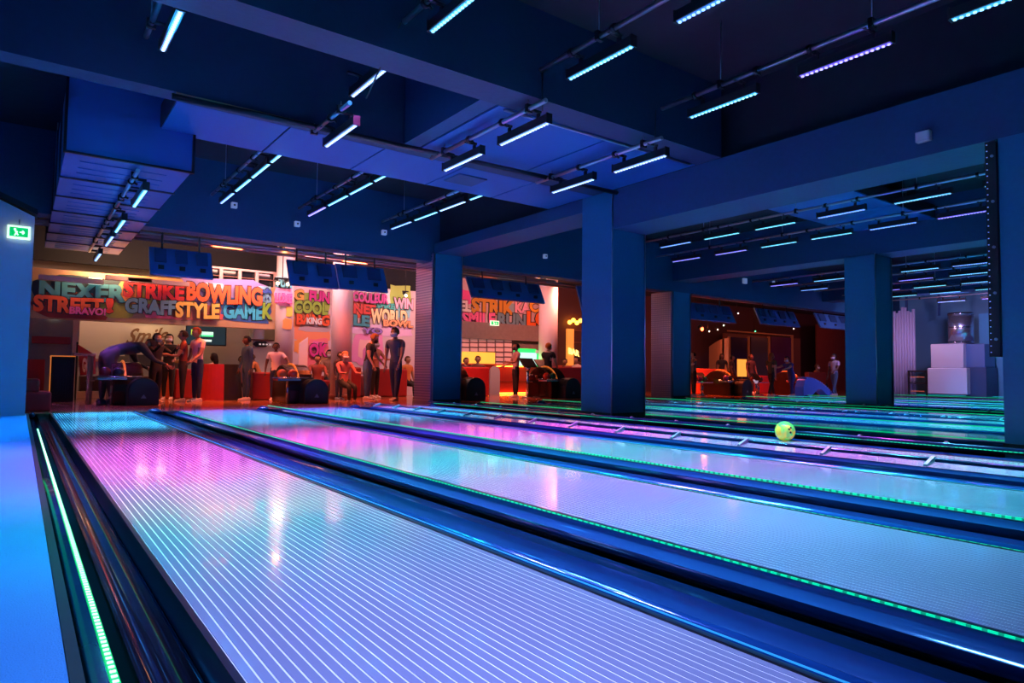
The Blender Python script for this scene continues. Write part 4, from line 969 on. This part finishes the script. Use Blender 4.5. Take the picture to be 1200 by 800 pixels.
console(345, 467, 432, 'score console with dark monitor right of the girl in the white shirt', w_=.5)
console(618, 466, 424, 'tall chrome post console left of the green lit console')
console(636, 463.5, 425, 'green lit score console between the two bowlers', m=mat('green_lit', (.1, .8, .3), .3, emit=(.05, .9, .25), es=.5), w_=.6)
console(822, 463, 440, 'green lit score console right of the grid sided column', m=MATS['green_lit'], w_=.4)
console(886, 463, 441, 'pale lit score console in the middle of the right opening', m=mat('pale_lit', (.7, .7, .9), .3, emit=(.6, .6, .9), es=.4), w_=.4)
for (xa, xb, Y, zz, lab) in [(340, 351, 16.4, .62, 'chrome ball rack before the dark red sofa'), (623, 640, 15.9, .62, 'chrome ball rack at the feet of the green lit console'), (815, 830, 15.3, .62, 'chrome ball rack beside the grid sided column'), (882, 895, 15.3, .62, 'chrome ball rack in the middle of the right opening')]:
    a = onY(xa, 450, Y); b = onY(xb, 450, Y)
    K = thing('ball_rack', lab, 'rack', ((a.x+b.x)/2, Y, 0))
    obj('shelf', B(a.x-.1, Y-.15, zz-.16, b.x+.1, Y+.2, zz-.12), m_chrome, K, bevel=.01)
    obj('post', T(((a.x+b.x)/2, Y, 0), ((a.x+b.x)/2, Y, zz-.16), .05, n=10), m_chrome, K)
    obj('foot', T(((a.x+b.x)/2, Y, 0), ((a.x+b.x)/2, Y, .03), .2, n=14), m_chrome, K)
    n = max(2, int((b.x-a.x+.2)/.24))
    for j in range(n): small_ball((a.x + .02 + j*.235, Y, zz-.12+.109), BC[(j+int(xa)) % 7], '%s ball on the %s' % (ORD[j], lab))
# small round table and two red things in front (mid opening floor)
# blue corrugated ball ramp
K = thing('ball_ramp', 'bright blue corrugated child ball ramp on the floor in the right opening', 'ball ramp', onZ(962, 464))
p0 = onZ(946, 464); X0_ = p0.x; Yr = p0.y
prof = []
for k in range(13):
    t = k/12; prof.append((t*1.9, .05 + .62*math.cos(t*math.pi*.5)**.9 * (1 if t > .0 else 1)))
prof = [(-.25, 0), (-.25, .35), (-.1, .60)] + [(a, max(b, .05)) for a, b in prof] + [(1.95, 0), (1.55, 0)] + [(.9 - .55*math.cos(math.pi*k/8)*-1 if False else 1.45 - 1.1*k/8, .26*math.sin(math.pi*k/8)) for k in range(1, 8)] + [(.3, 0)]
bm = BM(); prism(bm, [(X0_ + a, b) for a, b in prof], Yr, Yr+.35); mr = mat('ramp_blue', (.05, .16, .85), .35, emit=(.03, .08, .6), es=.12); obj('body', bm, mr, K)
for k in range(14):
    t = k/14; x = X0_ + t*1.85; z = .07 + .62*math.cos(t*math.pi*.5)**.9
    obj('rib', T((x, Yr-.02, z), (x, Yr+.37, z), .035, n=8), mat('ramp_rib', (.12, .28, .95), .35), K)

# silver machine at the right wall (air handler) and wall pieces
def mk(x0, y0, x1, y1, X): return onX(x0, y0, X), onX(x1, y1, X)
XM = 28.0
# machine is built on X = XM plane facing the lanes; photo left = larger Y
def face(xl, xr, yt, yb):
    a = onX(xl, yb, XM); b = onX(xr, yt, XM); return b.y, a.y, min(a.z, b.z), max(a.z, b.z)
K = thing('air_handler', 'silver machine of two stacked boxes and a drum at the far right', 'machine', onX(1118, 462, XM) * 1.0)
K.location.z = 0
y0, y1, z0, z1 = face(1087, 1133, 431, 461); obj('lower_box', B(XM, y0, max(z0, 0.02), XM+1.4, y1, z1), m_acw, K, bevel=.03)
y0, y1, z0u, z1u = face(1090, 1128, 402, 431); obj('upper_box', B(XM+.05, y0, z1, XM+1.3, y1, z1u), m_acw, K, bevel=.03)
y0d, y1d, z0d, z1d = face(1102, 1132, 364, 402)
cy = (y0d+y1d)/2; rr = (y1d-y0d)/2
obj('drum', T((XM+.7, cy, z1u), (XM+.7, cy, z1d), rr*.95, n=28), mat('drum_steel', (.55, .6, .7), .25, .9), K)
for z in (z1u + .03, z1d - .08, (z1u+z1d)/2): obj('drum_band', T((XM+.7, cy, z), (XM+.7, cy, z+.04), rr*.98, n=28), m_chrome, K)
y0, y1, z0, z1 = face(1128, 1152, 430, 461); obj('side_box', B(XM+.3, y0, 0.02, XM+1.4, y1, z1), mat('dark_side_box', (.06, .10, .2), .4, .4), K, bevel=.02)
y0, y1, z0, z1 = face(1128, 1150, 402, 430); obj('side_housing', B(XM+.3, y0, z0, XM+1.3, y1, z1), mat('side_housing', (.12, .2, .4), .4, .4), K, bevel=.02)
obj('plinth', B(XM, face(1087,1150,431,461)[0], 0, XM+1.4, face(1087,1150,431,461)[1], .04), m_blackm, K)
p, q = onX(1048, 463, XM+.6), onX(1072, 362, XM+.6)
K = thing('curtain_panel', 'pale lilac ribbed strip curtain left of the silver machine', 'curtain', (XM+.6, p.y, 0))
n = 8; 
for i in range(n):
    ya = q.y + (p.y-q.y)*i/n; yb = q.y + (p.y-q.y)*(i+1)/n
    obj('strip', T((XM+.6, (ya+yb)/2, 0), (XM+.6, (ya+yb)/2, q.z - .12*math.sin(i*1.3)), (yb-ya)*.52, n=10), mat('curtain_lilac', (.45, .42, .62), .5), K)
p, q = onX(1149, 463, XM+1.5), onX(1175, 366, XM+1.5)
tag(obj('wall_panel', B(XM+1.5, q.y - 1.0, 0, XM+1.65, p.y, q.z), mat('cyan_panel', (.10, .42, .65), .5)), 'cyan lit wall panel right of the silver machine', 'wall panel')
p = onX(1065, 455, XM+.3); K = thing('dark_rack', 'low dark shelf with orange items left of the silver machine', 'shelf', (XM+.3, p.y, 0))
p0 = onX(1064, 460, XM+.3); p1 = onX(1086, 434, XM+.3)
obj('top', B(XM+.3, p1.y, p1.z-.05, XM+.9, p0.y, p1.z), m_black, K); obj('shelf', B(XM+.3, p1.y, .5, XM+.9, p0.y, .55), m_black, K)
for y in (p1.y, p0.y-.05): obj('leg', B(XM+.3, y, 0, XM+.36, y+.05, p1.z), m_black, K)
for z in (.2, .75): obj('strip', B(XM+.32, p1.y+.1, z, XM+.34, p0.y-.1, z+.04), mat('orange_dim', (.7, .25, .08), .5), K)
bm = BM(); c = onX(1100, 340, XM+1.2); tube(bm, (XM+1.2, c.y, 3.2), (XM+1.2, c.y, 4.69), .05, 8); tube(bm, (XM+1.2, c.y + 1.2, 2.2), (XM+1.2, c.y+1.2, 4.69), .05, 8); tag(obj('wall_pipes', bm, m_screenr), 'dark vertical pipes on the wall above the silver machine', 'pipe')

# ------------------------------------------------------------------ people
SK = {'l': (.55, .33, .24), 'm': (.34, .19, .13), 'd': (.12, .06, .045)}
def person(fx, fy, hpx, yaw, label, top=(.02, .02, .025), legs=(.02, .025, .05), hair=(.02, .012, .01), skin='m', shoes=(.7, .7, .7), lean=0, armL=(5, 10, 15), armR=(5, 10, 15), legL=(0, 0), legR=(0, 0), hl=0, mask=None, long_hair=False,
           headp=0, seated=False, sleeves='short', z0=0, pos=None, hgt=None, lower=None, build=1.12):
    p = Vector(pos) if pos else onZ(fx, fy)
    hh = hgt or hpx / FPX * depth(p)
    if lean > 40: hh = hgt
    K = thing('person', label, 'person', (p.x, p.y, 0), None, R_(yaw))
    # ---- skeleton (facing +Y locally), heights as fractions of the body height
    V = []; E = []; RD = []; BN = []
    def add(c, r, par=None, bone=0):
        V.append(Vector(c)); RD.append(r); 
        if par is not None: E.append((par, len(V)-1)); BN.append(bone)
        return len(V)-1
    b = build; pelz = .52 if not seated else .27
    L = R_(lean)
    def up(base, d): return Vector(base) + Vector((0, math.sin(L)*d, math.cos(L)*d))
    pel = add((0, 0, pelz), .072*b)
    wst = add(up((0, 0, pelz), .09), .062*b, pel, 1); chs = add(up((0, 0, pelz), .21), .075*b, wst, 1); upc = add(up((0, 0, pelz), .285), .055*b, chs, 1)
    nk = add(up((0, 0, pelz), .325), .030, upc, 2)
    hd = R_(headp) + L*.8
    nb = V[nk]
    head_c = nb + Vector((0, math.sin(hd)*.085 + .012, math.cos(hd)*.085))
    j = add(nb + (head_c-nb)*.45, .036, nk, 2)
    ends = {}
    for s, pz in ((-1, armL), (1, armR)):
        sh = add(up((s*.088*b, 0, pelz), .283), .036*b, upc, 1)
        sh2 = add(V[sh] + Vector((s*.022, 0, -.012)), .032*b, sh, 1)
        a, ab, el = (R_(v) for v in pz)
        d1 = Vector((s*math.sin(ab), math.sin(a)*math.cos(ab), -math.cos(a)*math.cos(ab)))
        e_ = V[sh2] + d1*.165
        d2 = Vector((s*math.sin(ab)*.3 - s*.15*math.sin(el), math.sin(a+el), -math.cos(a+el))).normalized()
        m_ = add(V[sh2] + d1*.07, .029*b, sh2, 1); ei = add(e_, .023, m_, 3 if sleeves == 'short' else 1)
        wr = add(e_ + d2*.135, .015, ei, 3 if sleeves != 'long' else 1); hn = add(e_ + d2*.16, .016, wr, 3)
        ends[s] = (V[wr], d2)
    for s, pz in ((-1, legL), (1, legR)):
        a, kn = (R_(v) for v in pz)
        hp = add((s*.045, 0, pelz-.02), .056*b, pel, 4)
        d1 = Vector((s*.03, math.sin(a), -math.cos(a))).normalized(); k_ = V[hp] + d1*.235
        d2 = Vector((0, math.sin(a-kn), -math.cos(a-kn))); an = k_ + d2*.215
        m_ = add(V[hp] + d1*.11, .047*b, hp, 4); ki = add(k_, .034*b, m_, 4); c_ = add(k_ + d2*.07, .034*b, ki, 4); ai = add(an, .022, c_, 4)
        ends[('f', s)] = an
    zmin = min(ends[('f', -1)].z, ends[('f', 1)].z) - .042
    if not seated:
        for v in V: v.z -= zmin
        sh_ = -zmin
    else: sh_ = 0
    head_c = head_c + Vector((0, 0, sh_))
    me = bpy.data.meshes.new('sk'); me.from_pydata([tuple(v*hh) for v in V], E, [])
    so = bpy.data.objects.new('sk', me); COL.objects.link(so)
    so.modifiers.new('Skin', 'SKIN')
    for i, d in enumerate(me.skin_vertices[0].data): d.radius = (RD[i]*hh*(1.12 if i in (wst, chs, pel) else 1), RD[i]*hh*(.80 if i in (wst, chs, pel) else 1)); d.use_root = (i == 0)
    ss = so.modifiers.new('Sub', 'SUBSURF'); ss.levels = 1; ss.render_levels = 1
    bpy.context.view_layer.update()
    bmm = bpy.data.meshes.new_from_object(so.evaluated_get(bpy.context.evaluated_depsgraph_get()))
    bm = BM(); bm.from_mesh(bmm); bpy.data.objects.remove(so); bpy.data.meshes.remove(bmm); bpy.data.meshes.remove(me)
    # materials by nearest bone
    segs = [(V[a]*hh, V[c]*hh, bn) for (a, c), bn in zip(E, BN)]
    for f in bm.faces:
        c = f.calc_center_median(); best = None
        for (a, q, bn) in segs:
            ab_ = q-a; t = max(0, min(1, (c-a).dot(ab_)/max(ab_.length_squared, 1e-9))); d = (a + ab_*t - c).length
            if best is None or d < best[0]: best = (d, bn)
        f.material_index = {0: 0, 1: 1, 2: 0, 3: 0, 4: 2}[best[1]]; f.smooth = True
    # head with face, joined to the body
    hc = head_c*hh; hr = .062*hh; rot = Euler((-hd, 0, R_(hl)))
    Mh = Matrix.Translation(hc) @ rot.to_matrix().to_4x4()
    def hv(x, y, z): return Mh @ Vector((x*hr, y*hr, z*hr))
    g = bmesh.ops.create_uvsphere(bm, u_segments=14, v_segments=10, radius=1, matrix=Matrix.Identity(4))
    for v in g['verts']:
        x, y, z = v.co; 
        if z < 0: x *= 1 + z*.28; y = y*(1 + z*.12) + (.06*-z)
        v.co = hv(x*.80, y*.95, z*1.10)
        for f in v.link_faces: f.smooth = True
    def blob(c, s, n=6):
        g2 = bmesh.ops.create_uvsphere(bm, u_segments=n, v_segments=5, radius=1, matrix=Matrix.Identity(4)); nf = set()
        for v in g2['verts']:
            v.co = hv(c[0] + v.co.x*s[0], c[1] + v.co.y*s[1], c[2] + v.co.z*s[2])
            for f in v.link_faces: nf.add(f); f.smooth = True
        return nf
    blob((0, .98, -.12), (.13, .20, .20)); blob((-.80, -.02, -.05), (.10, .18, .26)); blob((.80, -.02, -.05), (.10, .18, .26))
    for f in blob((0, .87, -.52), (.26, .08, .07)): f.material_index = 3
    for s in (-1, 1):
        for f in blob((s*.32, .83, .10), (.13, .08, .08)): f.material_index = 4
    # hands: palm, four unequal curled fingers and a side thumb
    for s in (-1, 1):
        wv, d = ends[s]; wv = (wv + Vector((0, 0, sh_)))*hh; d = d.normalized(); side = Vector((0, 1, 0)).cross(d); 
        if side.length < .1: side = Vector((1, 0, 0))
        side = d.cross(Vector((s, 0, 0))); side = side.normalized() if side.length > .2 else Vector((0, 1, 0))
        nrm = d.cross(side).normalized() * (-s)
        u = hh/1.75
        tube(bm, wv, wv + d*.09*u, .022*u, 6, .030*u)
        for q in range(4):
            o0 = wv + d*.085*u + side*(q-1.5)*.017*u; ln = (.036, .042, .039, .030)[q]*u
            k1 = o0 + d*ln + nrm*.006*u; k2 = k1 + (d*.7 + nrm*.6).normalized()*ln*.85
            tube(bm, o0, k1, .0085*u, 5, .008*u); tube(bm, k1, k2, .008*u, 5, .006*u)
        o0 = wv + d*.03*u + side*.02*u; k1 = o0 + (side*.7 + d*.6).normalized()*.035*u; tube(bm, o0, k1, .010*u, 5, .009*u); tube(bm, k1, k1 + (d*.9 + side*.2)*.028*u, .009*u, 5, .007*u)
    tm = mat('cloth_%.2f_%.2f_%.2f' % top, top, .8); lm = mat('cloth_%.2f_%.2f_%.2f' % legs, legs, .8)
    body = obj('body', bm, [mat('skin_' + skin, SK[skin], .55), tm, lm, mat('lips', (.30, .08, .07), .5), mat('eye_dark', (.02, .015, .012), .3)], K, local=True)
    # hair
    bm = BM(); g = bmesh.ops.create_uvsphere(bm, u_segments=14, v_segments=10, radius=1)
    dl = [v for v in bm.verts if (v.co.y > .25 and v.co.z < .42) or v.co.z < (-.55 if not long_hair else -.9)]
    bmesh.ops.delete(bm, geom=dl, context='VERTS')
    for v in bm.verts:
        x, y, z = v.co; n_ = 1 + .05*math.sin(x*17 + z*11)*math.cos(y*13)
        v.co = hv(x*.97*n_, y*1.07*n_ - .05, z*1.22*n_ + .06)
    if long_hair:
        prev = None
        for k, (yy, zz, wx, wy) in enumerate(((-.55, .1, .80, .5), (-.65, -.9, .85, .45), (-.62, -1.9, .80, .40), (-.55, -2.7, .55, .3), (-.5, -3.1, .2, .15))):
            ring = [bm.verts.new(Mh.to_translation() + (hv(0, yy, .1) - hc) + Vector((wx*hr*math.cos(2*math.pi*i/10), (wy*math.sin(2*math.pi*i/10) + (yy+.55))*hr, (zz-.1)*hr))) for i in range(10)]
            if prev:
                for i in range(10): bm.faces.new((prev[i], prev[(i+1) % 10], ring[(i+1) % 10], ring[i]))
            prev = ring
        bm.faces.new(prev)
    for f in bm.faces: f.smooth = True
    obj('hair', bm, mat('hair_%.2f_%.2f_%.2f' % hair, hair, .75, spec=.12), K, local=True)
    if mask:
        bm = BM(); n = 8; rows_ = []
        for zz, fac in ((-.02, .98), (-.3, 1.10), (-.6, 1.06), (-.95, .80)):
            rows_.append([bm.verts.new(hv(.88*fac*math.cos(t)*(.95 if zz > -.7 else .7), 1.06*fac*math.sin(t), zz)) for t in [R_(25 + 130*i/n) for i in range(n+1)]])
        for a in range(3):
            for i in range(n): bm.faces.new((rows_[a][i], rows_[a][i+1], rows_[a+1][i+1], rows_[a+1][i])).smooth = True
        o = obj('face_mask', bm, mat('mask_%.2f_%.2f_%.2f' % mask, mask, .8), K, local=True); md = o.modifiers.new('s', 'SOLIDIFY'); md.thickness = .004
    if not lower:
        for s in (-1, 1):
            an = (ends[('f', s)] + Vector((0, 0, sh_)))*hh
            bm = BM(); u = hh/1.75
            prof = [(-.075, 0), (-.08, .05), (-.05, .09), (.02, .085), (.08, .055), (.15, .045), (.175, .02), (.17, 0)]
            a = [bm.verts.new((an.x - .032*u*(1 if 0 < k < 6 else .8), an.y + y_*u, an.z - .068*u + z_*u)) for k, (y_, z_) in enumerate(prof)]; c = [bm.verts.new((an.x + .042*u*(1 if 0 < k < 6 else .8), an.y + y_*u, an.z - .068*u + z_*u)) for k, (y_, z_) in enumerate(prof)]
            for k in range(8): bm.faces.new((a[k], a[(k+1) % 8], c[(k+1) % 8], c[k]))
            bm.faces.new(a[::-1]); bm.faces.new(c); bmesh.ops.recalc_face_normals(bm, faces=bm.faces[:])
            mz = min(v.co.z for v in bm.verts)
            if not seated and mz < .06*u:
                for v in bm.verts: v.co.z -= mz
            obj('shoe', bm, mat('shoe_%.2f_%.2f_%.2f' % shoes, shoes, .5), K, local=True, bevel=.008)
    return K
BK = (.012, .012, .016); NV = (.015, .035, .10); JN = (.06, .12, .22); WT = (.75, .70, .72); BR = (.10, .05, .03); MB = (.45, .62, .85)
# left group
person(124, 473, 80, -75, 'person in dark jacket and grey trousers bending over the console', (.02, .035, .045), (.12, .08, .08), BK, 'm', (.05, .05, .08), lean=74, armL=(25, 8, 35), armR=(40, 8, 30), headp=25, sleeves='long', hgt=2.02, build=1.4, legL=(-3, 0), legR=(4, 0))
person(181, 471.5, 82, -150, 'girl with long black hair in black clothes hugging her friend', BK, BK, BK, 'l', (.7, .5, .4), armL=(60, 10, 70), armR=(70, 10, 60), mask=(.25, .25, .3), long_hair=True, sleeves='long')
person(196, 468.5, 78, 160, 'girl in black with pale face mask between the hugging pair', BK, BK, BK, 'l', (.7, .5, .4), armL=(20, 5, 60), armR=(20, 5, 50), mask=(.55, .55, .62), sleeves='long', long_hair=True)
person(213, 470.5, 84, 80, 'boy in dark red shirt and black trousers hugging the girls', (.13, .02, .02), BK, BK, 'm', (.6, .55, .6), armL=(25, 5, 70), armR=(30, 5, 70))
person(230, 470.5, 88, 110, 'teenager with tousled hair in pale pink shirt seen from the side', (.80, .52, .55), NV, (.10, .03, .015), 'm', (.7, .65, .7), armL=(15, 5, 40), armR=(5, 8, 20), headp=12)
person(0, 0, 60, 40, 'seated girl with long dark hair in the curved booth', (.45, .33, .30), BK, BK, 'm', pos=onY(250, 455, 17.5)*1.0, hgt=1.5, seated=True, long_hair=True, legL=(80, 80), legR=(80, 80), armL=(50, 10, 30), armR=(55, 10, 30), z0=0)
person(0, 0, 60, 175, 'seated child with dark skin behind the curved booth', (.18, .05, .04), BK, BK, 'd', pos=onY(282, 455, 18.3), hgt=1.45, seated=True, legL=(80, 80), legR=(80, 80))
person(288, 469, 76, 100, 'boy in navy tracksuit standing in profile', (.02, .06, .13), (.02, .06, .13), BK, 'd', (.7, .65, .7), sleeves='long', armL=(-5, 3, 10), armR=(5, 3, 15))
person(305, 466, 55, 60, 'child crouching in an orange patterned top behind the navy boy', (.55, .18, .05), BK, BR, 'd', (.4, .3, .2), legL=(60, 90), legR=(30, 80), lean=25, hgt=1.35, build=1.0)
person(322, 469, 68, 150, 'girl with ponytail in white shirt and dark trousers', (.80, .72, .78), NV, BK, 'd', (.7, .65, .7), armL=(20, 40, 30), armR=(5, 12, 15), long_hair=False)
person(397, 468, 56, -160, 'small child in dark jacket standing right of the second ball return', (.03, .015, .03), (.06, .08, .16), BK, 'm', (.7, .65, .65), sleeves='long', mask=None)
for k, (x, yy, c, hr_, sk, lab, mk_, hg) in enumerate([
    (372, 418, (.20, .05, .05), BK, 'm', 'seated person in maroon top nearest the second ball return', None, 1.6),
    (386, 412, (.25, .12, .08), BK, 'm', 'seated person in brown top with mask behind the small child', (.4, .35, .4), 1.75),
    (404, 414, (.45, .12, .12), (.4, .16, .08), 'l', 'seated person in pink red jacket left of the round column base', (.6, .5, .5), 1.7),
    (440, 403, (.45, .16, .10), BR, 'm', 'person in salmon top behind the man in black', (.45, .4, .45), 1.9)]):
    Y = (16.9, 18.0, 16.2, 17.2)[k]; q = onY(x, yy, Y); person(0, 0, 50, 170 + 10*k, lab, c, BK, hr_, sk, pos=(q.x, Y, 0), hgt=(q.z)/.72 if k < 3 else 1.62, seated=(k < 3), mask=mk_, legL=(80, 80) if k < 3 else (0, 0), legR=(80, 80) if k < 3 else (0, 0), sleeves='long', armL=(40, 8, 50), armR=(40, 8, 50))
person(430, 468, 79, -130, 'stocky man in black shirt and jeans looking down', BK, JN, (.20, .08, .03), 'm', (.7, .6, .6), lean=8, headp=20, armL=(20, 14, 25), armR=(10, 18, 20), mask=(.02, .02, .02), build=1.25)
person(463, 469.5, 87, 120, 'tall man in black and grey shirt with pale blue face mask', (.05, .07, .11), (.02, .03, .07), BK, 'm', (.35, .25, .2), lean=4, armL=(15, 5, 15), armR=(0, 6, 10), mask=MB, build=1.15, legL=(8, 0), legR=(-6, 4))
person(0, 0, 60, 200, 'person in orange top seated behind the tall man', (.6, .2, .05), BK, BR, 'm', pos=(onY(477, 440, 18.2).x, 18.2, 0), hgt=1.6, seated=True, legL=(80, 80), legR=(80, 80))
# middle opening
person(604, 465.5, 64, 75, 'bowler in pale shirt and black trousers facing the green display', (.38, .28, .30), BK, BK, 'm', (.8, .7, .6), armL=(30, 4, 60), armR=(20, 4, 50), mask=(.03, .03, .03), lean=-2)
person(642, 465, 64, -70, 'bowler with ginger hair in black clothes behind the green lit console', BK, (.08, .03, .04), (.40, .12, .03), 'l', (.7, .6, .6), armL=(40, 6, 80), armR=(10, 8, 30), mask=(.75, .72, .75), build=1.1)
for k, (x, yy, Y, lab, c, h_) in enumerate([(546, 422, 17.7, 'seated child in dark shirt left in the middle opening', (.05, .05, .08), BK), (560, 420, 18.0, 'seated person with curly hair behind the red sofa', (.15, .05, .04), BR), (662, 423, 18.4, 'seated person left of the orange bar', (.2, .05, .04), BK), (676, 421, 18.4, 'seated person in pale top beside the large column', (.5, .42, .40), BK)]):
    q = onY(x, yy, Y); person(0, 0, 40, 180 - 30*k, lab, c, BK, h_, 'm', pos=(q.x, Y, 0), hgt=(q.z)/.70, seated=True, legL=(80, 80), legR=(80, 80))
# right opening
person(813, 464, 52, 60, 'person in grey top at the grid sided column in the right opening', (.12, .08, .08), BK, BK, 'l', armL=(50, 5, 40), armR=(50, 5, 40))
person(846, 460, 46, 150, 'dark silhouetted woman with long hair by the curved wall', BK, BK, BK, 'd', long_hair=True)
person(858, 460, 44, -160, 'dark silhouetted person left of the orange lit board', (.03, .015, .02), BK, BK, 'd')
person(880, 461, 46, 170, 'dark silhouetted person right of the orange lit board', (.03, .015, .02), BK, BR, 'd')
person(904, 464, 52, -100, 'girl with brown ponytail in olive top striding in the right opening', (.05, .06, .04), BK, (.25, .09, .03), 'l', (.7, .6, .6), armL=(20, 8, 20), armR=(-10, 8, 10), legL=(18, 5), legR=(-14, 8), mask=(.5, .4, .4), long_hair=True)
person(928, 464, 50, 80, 'bowler in blue with pale face mask leaning forward', (.05, .08, .45), (.05, .09, .5), BK, 'l', (.6, .6, .8), lean=22, armL=(60, 5, 20), armR=(70, 5, 10), mask=(.7, .75, .95), legL=(15, 10), legR=(-12, 8), hgt=1.55)
q = onY(957, 429, 17.0); person(0, 0, 40, 190, 'person in rust orange hooded top seated behind the ball ramp', (.40, .10, .03), BK, BR, 'm', pos=(q.x, 17.0, 0), hgt=(q.z)/.70, seated=True, mask=(.7, .6, .6), sleeves='long', legL=(80, 80), legR=(80, 80), build=1.2)
person(978, 463.5, 50, 80, 'man in pale shirt and jeans with mask walking beside the bright blue column', (.45, .42, .60), JN, BK, 'd', (.5, .5, .6), armL=(25, 6, 40), armR=(0, 8, 20), legL=(16, 4), legR=(-12, 6), mask=(.7, .7, .85))
# orange lit board in right opening
a = onY(865, 441, 18.0); b = onY(875, 421, 18.0)
K = thing('lit_board', 'glowing orange square board between dark figures in the right opening', 'sign', (a.x, 18, 0))
obj('panel', B(a.x, 18.0, a.z, b.x, 18.05, b.z), mat('board_orange_lit', (.95, .4, .08), .5, emit=(1, .33, .04), es=1.2), K)
obj('post', T(((a.x+b.x)/2, 18.03, 0), ((a.x+b.x)/2, 18.03, a.z), .03, n=8), m_black, K)
